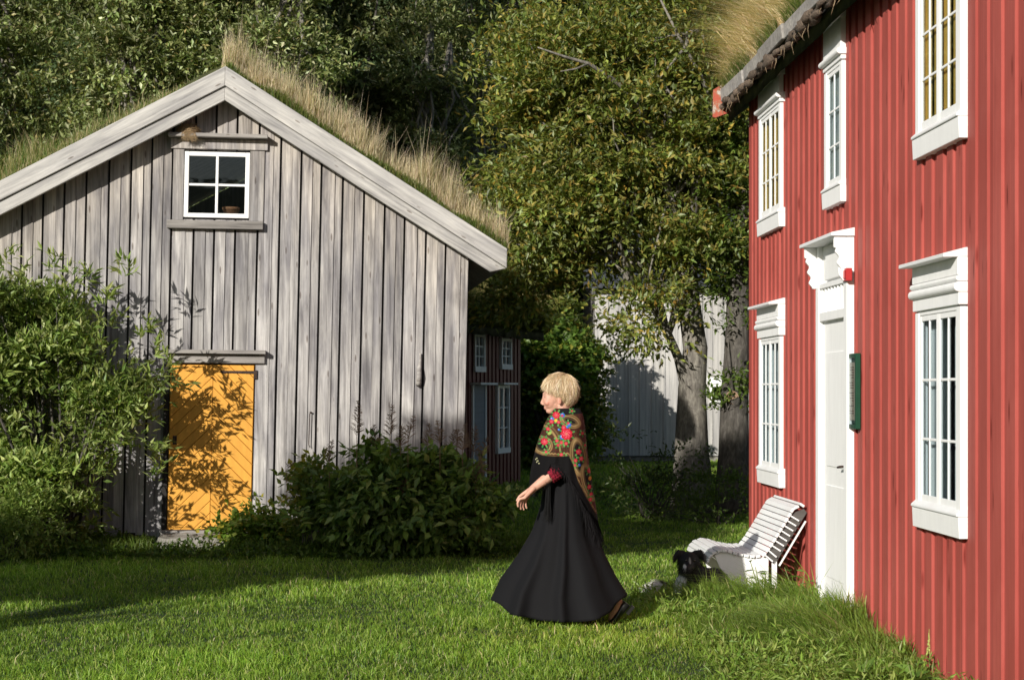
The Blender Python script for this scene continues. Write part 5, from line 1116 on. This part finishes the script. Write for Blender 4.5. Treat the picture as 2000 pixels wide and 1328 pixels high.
    hm = mat_attr('hair', .38, .5); o = obj('hair', np_mesh('hair', np.vstack([Vc,V]), [np.vstack([Qc,Q+len(Vc)])], np.vstack([Cc,C]), smooth=True), hm, root)
    # skirt
    ys = np.array([885,905,940,1000,1050,1100,1150,1192]); Ls = np.array([1068,1068,1064,1056,1040,1013,979,961]); Rs = np.array([1132,1132,1136,1144,1155,1177,1199,1222]); Ds = np.array([.13,.135,.16,.19,.225,.27,.325,.37])
    nth, nr = 220, 60; V = []; 
    th = np.linspace(0,2*np.pi,nth,endpoint=False)
    for j in range(nr+1):
        t = j/nr; yy = 885+t*(1192-885); L_,R2,D_ = (np.interp(yy,ys,a) for a in (Ls,Rs,Ds)); cx=(L_+R2)/2; ax_=(R2-L_)/2/S_
        c, s = np.cos(th), np.sin(th); f = t**1.3
        fold = 1+f*(.08*np.sin(5*th+.6+.5*t)+.10*np.sin(9*th+2.0+1.2*t)+.05*np.sin(16*th+1.0-t))*(1-.75*np.abs(c)**3)
        # one deep pleat on the camera side where the rear leg pulls the cloth
        pl = np.exp(-((th-4.95+.10*t)/.10)**2)*f*.13; fold = fold-pl
        x = (cx-1095)/S_+ax_*c; y = D_*s*fold; hem = np.interp(c,[-1,-.8,-.5,0,.5,.8,1],[1166,1183,1194,1201,1198,1180,1158])
        z = (1207-(885+t*(hem-885)))/S_+f*.006*np.sin(11*th)
        V.append(np.stack([x+f*.012*np.sin(8*th+3),y,z],1))
    V = np.concatenate(V); i=(np.arange(nr)[:,None]*nth+np.arange(nth)[None]).ravel(); j=(i//nth)*nth+(i%nth+1)%nth; Q=np.stack([i,j,j+nth,i+nth],1)
    m, ns, ln, B = mk('black_wool'); B.inputs['Base Color'].default_value=(.0060,.0060,.0072,1); B.inputs['Roughness'].default_value=.85; B.inputs['Sheen Weight'].default_value=.0; B.inputs['Specular IOR Level'].default_value=.2; v,_=coords(ns,ln,(1,1,1)); bump(ns,ln,noise_t(ns,ln,v,420,3),.35,.002,B)
    sk = obj('skirt', np_mesh('skirt',V,[Q],smooth=True), m, root)
    so = sk.modifiers.new('t','SOLIDIFY'); so.thickness=.004
    # shawl: dense sheet, its printed pattern is coloured per point
    ys = np.array([797,806,816,830,850,870,890,915,940,965,990,1015,1040]); Ls=np.array([1083,1077,1071,1064,1056,1049,1044,1038,1035,1036,1040,1046,1050]); Rs=np.array([1131,1136,1139,1141,1143,1145,1147,1151,1155,1159,1163,1167,1170]); Ds=np.array([.062,.10,.155,.205,.240,.262,.275,.280,.275,.27,.26,.25,.25])
    nth, nr = 460, 230; V=[]; TH_=np.linspace(0,2*np.pi,nth,endpoint=False); c,s=np.cos(TH_),np.sin(TH_)
    hemy = np.interp(c,[-1,-.75,-.5,-.38,-.15,.1,.3,.5,.7,.88,1],[958,945,925,905,903,915,935,962,990,1012,1016])
    for j in range(nr+1):
        t=j/nr; yy=798+t*(hemy-798); L_=np.interp(yy,ys,Ls); R2=np.interp(yy,ys,Rs); D_=np.interp(yy,ys,Ds); cx=(L_+R2)/2; a=(R2-L_)/2/S_
        sq=(np.abs(c)**2.3+np.abs(s)**2.3)**(-1/2.3); f=t**.8
        fold=1+f*(.020*np.sin(7*TH_+.5+3*t)+.014*np.sin(13*TH_+2-2*t)+.008*np.sin(23*TH_))
        x=(cx-1095)/S_+a*c*sq*(1+.0*f); y=D_*s*sq*fold; z=(1207-yy)/S_+.004*np.sin(9*TH_)*f
        V.append(np.stack([x,y,z],1))
    V=np.concatenate(V); i=(np.arange(nr)[:,None]*nth+np.arange(nth)[None]).ravel(); j=(i//nth)*nth+(i%nth+1)%nth; Q=np.stack([i,j,j+nth,i+nth],1)
    X=V[:,0]*S_+1095; Y=1207-V[:,2]*S_; C=np.tile([.0055,.005,.0055],(len(V),1)); far = V[:,1] > 0; X=np.where(far, X+2.5*np.sin(Y*.3), X)
    def sm(a): return np.clip(a,0,1)[:,None]
    def paint(mask, col, var=None):
        nonlocal C; m_=sm(mask); col=np.array(col)[None] if var is None else np.array(col)[None]*(1+var[:,None]); C=C*(1-m_)+col*m_
    sp1=np.sin(X*1.9+np.sin(Y*.9)*2)*np.sin(Y*1.7+np.cos(X*.8)*2); sp2=np.sin(X*3.1+1)*np.sin(Y*2.8+X*.6)
    low = np.interp(X,[1035,1048,1060,1085,1108,1116,1126,1140,1160,1175],[880,884,888,889,888,905,938,965,1000,1010]); inside=np.clip((low-Y)/1.5,0,1)
    paint(inside*(sp1>.35)*.7,(.13,.06,.03)); paint(inside*(sp1<-.35)*.8,(.17,.022,.022)); paint(inside*(sp2>.6)*.5,(.04,.10,.03))
    strip=inside*np.clip((X-(1128+(Y-830)*.13))/4,0,1); paint(strip*(.35+.35*(sp2>.1)),(.10,.028,.024))
    def ring(cx,cy,rx,ry,rot,w,col,half=None,op=1):
        a=math.radians(rot); dx=(X-cx)*math.cos(a)+(Y-cy)*math.sin(a); dy=-(X-cx)*math.sin(a)+(Y-cy)*math.cos(a); r=np.hypot(dx/rx,dy/ry); mk_=np.clip(1-np.abs(r-1)*min(rx,ry)/w,0,1)*inside*op
        if half is not None: mk_=mk_*(half(X,Y))
        paint(np.clip(mk_*1.8,0,1)*(.75+.25*sp2),col)
    OL=(.27,.18,.075); OD=(.14,.085,.035)
    def disc(cx,cy,rx,ry,rot): a=math.radians(rot); dx=(X-cx)*math.cos(a)+(Y-cy)*math.sin(a); dy=-(X-cx)*math.sin(a)+(Y-cy)*math.cos(a); return np.clip((1-np.hypot(dx/rx,dy/ry))*8,0,1)
    for (cx,cy,rx,ry,rt) in ((1127,890,13,33,-8),(1149,940,12,34,-18),(1060,868,15,14,0),(1112,822,17,9,20)):
        paint(disc(cx,cy,rx+3.5,ry+3.5,rt)*inside,(.10,.045,.022),.4*sp1); ring(cx,cy,rx+2.5,ry+2.5,rt,1.5,OL); paint(disc(cx,cy,rx-1,ry-1,rt)*inside,(.012,.010,.010)); ring(cx,cy,rx-1.2,ry-1.5,rt,1.4,(.36,.25,.11)); ring(cx,cy,rx-4.2,ry-5,rt,1.0,OD)
    dl=np.abs(Y-(low-4.5-1.5*np.abs(np.sin(X*.55)))); paint(np.clip(1.6-dl,0,1)*inside*((Y<1200)),OL); dl=np.abs(Y-(low-1.5)); paint(np.clip(1.2-dl,0,1)*inside,OD)
    arc=np.abs(np.hypot((X-1050)/1.0,(Y-885)/1.35)-42); paint(np.clip(1.5-arc*.6,0,1)*inside*(X>1058)*(Y<880),OL); arc=np.abs(np.hypot((X-1050),(Y-885)/1.35)-47); paint(np.clip(1.2-arc*.6,0,1)*inside*(X>1058)*(Y<872),OD)
    collar=(Y<811+(1100-X)*.1)&(X>1092); paint(collar*1.0,(.010,.010,.011))
    FL=[(1104,846,12,1),(1086,811,7.5,1),(1063,861,7.5,1),(1094,862,4,0),(1086,859,3.5,0),(1088,867,3.5,0),(1103,864,4,0),(1099,834,5,0),(1077,823,5,0),(1090,824,4,0),(1127,880,6,0),(1132,893,5,0),(1121,896,4,0),(1149,917,6,1),(1148,948,5,0),(1152,962,4,0),(1150,972,4.5,0),(1094,885,4,0),(1102,892,4.5,0),(1066,880,3,0),(1116,803,2.5,0),(1070,837,4,0),(1135,845,3.5,0),(1140,868,3,0),(1120,905,3,0),(1108,826,3,0),(1097,812,3,0)]
    for (cx,cy,r,big) in FL:
        for q in range(8 if big else 5):       # leaves around each flower
            a=q*(.785 if big else 1.257)+cx; lx,ly=cx+math.cos(a)*(r+1.8),cy+math.sin(a)*(r+1.8); paint(disc(lx,ly,3.6 if big else 2.5,1.7,math.degrees(a))*inside*.95,(.045,.20,.05) if q%2 else (.10,.27,.07))
    for (cx,cy,r) in ((1095,852,4.2),(1098,811,4.4),(1110,829,3.6),(1078,818,3.5),(1106,833,2.5),(1128,905,2.5),(1090,838,2)): paint(disc(cx,cy,r,r,0)*inside,(.035,.13,.50)); paint(disc(cx-1,cy-1,r*.4,r*.4,0)*inside,(.25,.4,.7))
    for (cx,cy,r,big) in FL:
        an=np.arctan2(Y-cy,X-cx); rr=np.hypot(X-cx,Y-cy); edge=r*.92*(1+.09*np.sin(an*(9 if big else 5)+cx)); paint(np.clip((edge-rr)*1.5,0,1)*inside,(.46,.016,.035),.45*np.sin(an*9+rr*1.6)); paint(np.clip((edge*.72-rr)*1.2,0,1)*np.clip(np.sin(an*6-rr*1.1+cx)*3,0,1)*inside,(.62,.10,.14)); paint(np.clip(r*.25-rr,0,1)*inside,(.5,.16,.12))
    paint(disc(1150,932,4,4,0)*inside,(.60,.27,.04)); paint(disc(1085,821,3,3,0)*inside,(.7,.42,.06)); paint(disc(1073,845,4.5,3,-30)*inside,(.25,.36,.08))
    for k in range(5): paint(disc(1049+k*.9-(k%2)*3,893+k*2.4,1.5,1.0,40*k),(.45,.43,.25))
    sh=obj('shawl', np_mesh('shawl',V,[Q],C,smooth=True), mat_attr('printed_wool',.85,.12,0,.5,500), root); so=sh.modifiers.new('t','SOLIDIFY'); so.thickness=.004
    # fringe along the hem and the hanging tie
    hem=V[nr*nth:(nr+1)*nth]; nf=1500; idx=RNG.integers(0,nth,nf); b=hem[idx]; L_=np.interp(c[idx],[-1,-.5,0,.4,.7,1],[.03,.045,.05,.12,.17,.20])*RNG.uniform(.7,1.15,nf); k=6; q=np.linspace(0,1,k)[None,:,None]
    P=b[:,None,:]+np.array([0,0,-1.0])*L_[:,None,None]*q+RNG.normal(0,.018,(nf,1,3))*q**1.3+np.array([.02,0,0])*q; V2,Q2,C2=ribbons(P,RNG.uniform(.0012,.0022,nf),np.tile([.012,.011,.012],(nf,1)))
    t0=wp(1071,925,-.20); nt_=60; P=np.array(t0)[None,None]+np.array([-.012,-.01,-.30])*np.linspace(0,1,8)[None,:,None]+RNG.normal(0,.007,(nt_,1,3))*(1+np.linspace(0,1,8)[None,:,None]**4*1.5); V3,Q3,C3=ribbons(P,np.full(nt_,.003),np.tile([.012,.012,.012],(nt_,1)))
    obj('fringe', np_mesh('fringe',np.vstack([V2,V3]),[np.vstack([Q2,Q3+len(V2)])],np.vstack([C2,C3])), mat_attr('fringe_thread',.9,.1), root)
    # black sleeve and crimson knitted cuff
    mbs=MB(); mbs.sm=True; el=wp(1097,908,-.20); wr=wp(1041,949,-.25); mbs.tube([wp(1101,880,-.18),wp(1100,893,-.19),el+Vector((.006,0,0)),el.lerp(wr,.20)],[.055,.056,.062,.062],20); mbs.build('sleeve', m, root)
    cf=[]; n1,n2=44,16
    for j in range(n2+1):
        t=j/n2; p=el.lerp(wr,.12+.36*t); d=(wr-el).normalized(); a_=d.cross(Vector((0,1,0))).normalized(); b_=a_.cross(d)
        for i in range(n1):
            an=2*math.pi*i/n1; r=.060-.008*t+.0035*math.sin(an*14)+.004*math.sin(t*30+an*2); cf.append(p+a_*math.cos(an)*r+b_*math.sin(an)*r)
    cm=MB(); cm.sm=True; cm.add(cf,[(j*n1+i,j*n1+(i+1)%n1,(j+1)*n1+(i+1)%n1,(j+1)*n1+i) for j in range(n2) for i in range(n1)]); cm.build('cuff', mat_plain('crimson_knit',(.36,.018,.045),.9,.35,60,bumps=1), root)
    # shoes
    lm=mat_plain('black_leather',(.014,.013,.014),.28,.1,10,spec=.6)
    for (an,org) in ((math.radians(-50), wp(1229,1180,-.05)), (math.radians(3), wp(1062,1206,.08))):
        sb=MB(); sb.sm=True; secs=[(0,.030,.055,.030),(-.03,.034,.06,.028),(-.08,.035,.05,.024),(-.13,.042,.042,.020),(-.18,.044,.038,.018),(-.22,.034,.030,.014),(-.238,.012,.016,.010)]; n1=18; vs=[]
        for (x,w,h,zc) in secs:
            for i in range(n1):
                a=2*math.pi*i/n1; vs.append((x, w*math.cos(a), max(-.012,h*.5+h*.55*math.sin(a))))
        sb.add(vs,[(j*n1+i,j*n1+(i+1)%n1,(j+1)*n1+(i+1)%n1,(j+1)*n1+i) for j in range(len(secs)-1) for i in range(n1)]+[tuple(range(n1)),tuple(range((len(secs)-1)*n1,len(secs)*n1))[::-1]])
        sb.sm=False; sb.box(-.055,.012,-.027,.027,-.032,-.010)
        o=sb.build('shoe', lm, root); o.location=org; o.rotation_euler=(0,an,0)
build_woman()
def build_dog():
    random.seed(12); Y0=13.0; s=F/Y0; ox=(1345-1000)/s; oz=gzs(ox,Y0); root=empty('dog',(ox,Y0,oz),label='black and white border collie lying on the grass before the bench',cat='dog')
    def dp(px,py,y=0): return Vector(((px-1345)/s*(Y0+y)/Y0+(ox/Y0)*y, y, EYE+(HZ-py)/s*(Y0+y)/Y0-oz))
    mb=MB(); mb.sm=True
    head=dp(1346,1096); mb.ell(head,(.088,.085,.078),16,12); muz=dp(1341,1113,-.13); mb.chain([head+Vector((0,-.04,-.02)),muz],[.052,.031]); mb.ell(muz+Vector((0,-.022,.006)),(.013,.010,.009)); mb.ell(muz+Vector((0,.0,-.014)),(.02,.03,.012))
    for sx in (-1,1):
        e=head+Vector((sx*.055,.005,.046)); mb.chain([e,e+Vector((sx*.030,-.01,.014)),e+Vector((sx*.056,-.02,-.012)),e+Vector((sx*.070,-.03,-.045))],[.044,.038,.026,.010],10,.55)
        mb.ell(head+Vector((sx*.034,-.062,.014)),(.017,.014,.012))
    mb.chain([head+Vector((0,.03,-.02)),dp(1352,1120,.06),dp(1358,1140,.10)],[.085,.11,.125])
    mb.chain([dp(1350,1134,.06),dp(1375,1137,.22),dp(1395,1138,.42),dp(1385,1139,.62),dp(1355,1142,.72)],[.105,.12,.12,.115,.09],16)
    mb.chain([dp(1360,1150,.66),dp(1335,1152,.42),dp(1330,1156,.25)],[.07,.045,.03])               # hind leg folded, hock on the grass
    for sx in (-1,1): mb.chain([dp(1345+sx*15,1135,.05),dp(1342+sx*16,1152,.0),dp(1338+sx*15,1157,-.16),dp(1337+sx*15,1158,-.22)],[.045,.034,.026,.026])
    tl=[dp(1345,1146,.70),dp(1325,1150,.40),dp(1308,1152,.16),dp(1288,1147,.04),dp(1264,1152,.0)]; mb.chain(tl,[.035,.034,.040,.050,.022])
    me,co=remeshed(mb,'body',.005,3); n=len(co)
    nz=np.array([noise.noise(Vector(c)*22) for c in co]); K=np.tile([.012,.011,.011],(n,1)); Wc=np.array([.72,.70,.66])
    def patch(p,r,k=1):
        nonlocal K; d=np.linalg.norm((co-np.array(p))/np.array(r),axis=1); f=np.clip((1.1-d+.35*nz)*4,0,1)[:,None]*k; K=K*(1-f)+Wc*f
    patch(dp(1328,1142,-.02),(.055,.12,.085)); patch(muz+Vector((-.012,.03,.012)),(.014,.06,.03),.8); patch(head+Vector((-.004,-.07,.01)),(.009,.05,.035),.35); patch(dp(1280,1155,.02),(.10,.16,.09))
    for sx in (-1,1): patch(dp(1337+sx*15,1158,-.20),(.04,.07,.04))
    nose=np.exp(-(np.linalg.norm(co-np.array(muz+Vector((0,-.028,.006))),axis=1)/.014)**2)[:,None]; K=K*(1-nose)+np.array([.008,.008,.008])*nose
    set_cols(me,K); obj('body',me,mat_attr('dog_coat',.6,.25),root)
    nn=np.empty(n*3,np.float32); me.vertices.foreach_get('normal',nn); nn=nn.reshape(-1,3); m_=14000; idx=RNG.integers(0,n,m_); P0=co[idx]; N0=nn[idx]
    face=np.linalg.norm(P0-np.array(head+Vector((0,-.06,0))),axis=1) < .10; tail=np.linalg.norm(P0-np.array(dp(1280,1155,.02)),axis=1) < .14
    L=np.where(face,.006,np.where(tail,.045,.028))*RNG.uniform(.6,1.3,m_); flow=nrm(N0*.8+np.where(tail[:,None],np.array([-.9,-.1,.0]),np.array([.15,.3,-.9]))+RNG.normal(0,.25,(m_,3))); q=np.linspace(0,1,4)[None,:,None]
    P=P0[:,None]+flow[:,None]*L[:,None,None]*q+np.array([0,0,-.006])*q*q; V,Q,C=ribbons(P,np.where(tail,.0014,.0012),np.clip(K[idx]*RNG.uniform(.8,1.25,(m_,1)),0,.85)); obj('fur',np_mesh('fur',V,[Q],C),mat_attr('fur_strand',.5,.3),root)
    for sx in (-1,1):
        eb=MB(); eb.sm=True; eb.ell(head+Vector((sx*.033,-.076,.016)),(.009,.006,.009)); eb.build('eye',mat_plain('dog_eye',(.02,.012,.008),.1,.05,3,spec=.8),root)
build_dog()

# ------------------------------------------------------------------ trees left of and behind the viewer; they throw the shade on the yard
BOUGH[0] = False
def shade_tree(bx, by, targets, r, label, h0=2.0, n=900):
    """targets: (X, Y, z, t): crown part that stands t metres up-sun of the shaded spot"""
    bl = []; u = -LD
    for (X,Y,z,t,rr) in targets: p = Vector((X,Y,z))+u*t; bl.append((p.x-bx,p.y-by,p.z,rr[0],rr[1],rr[2]))
    top = max(b[2] for b in bl); mx = sum(b[0] for b in bl)/len(bl); my = sum(b[1] for b in bl)/len(bl)
    tree('tree',(bx,by,0),[([(0,0,-.1),(.1,.05,1.5),(mx*.5,my*.5,top*.5),(mx,my,top*.9)],[.2,.16,.12,.06])],bl,n,7,.3,WIL,WW,.15,.09,label,group='trees beside the yard, out of the picture',nbr=20,twl=.35)
shade_tree(-9.6,1.2,[(-4.6,13.6,0,13.5,(1.2,.7,.42)),(-3.2,14.0,0,13.5,(1.0,.7,.32)),(-2.3,14.5,0,13.5,(.7,.6,.22)),(-5.6,14,0,13.5,(1.0,.7,.5))],1,'leafy willow standing in the yard to the left of the viewer',n=1100)
shade_tree(-10.5,-1.5,[(-1.0,16.2,.35,18.5,(1.35,.8,.50)),(.2,17,.3,18.5,(1.0,.8,.5)),(-.6,16.7,.7,18.5,(.7,.6,.45)),(2.75,20.8,.35,24,(.62,.6,.5)),(-.9,16.2,.0,18.5,(1.2,.8,.5))],1,'taller willow further back to the left of the viewer',n=1300)
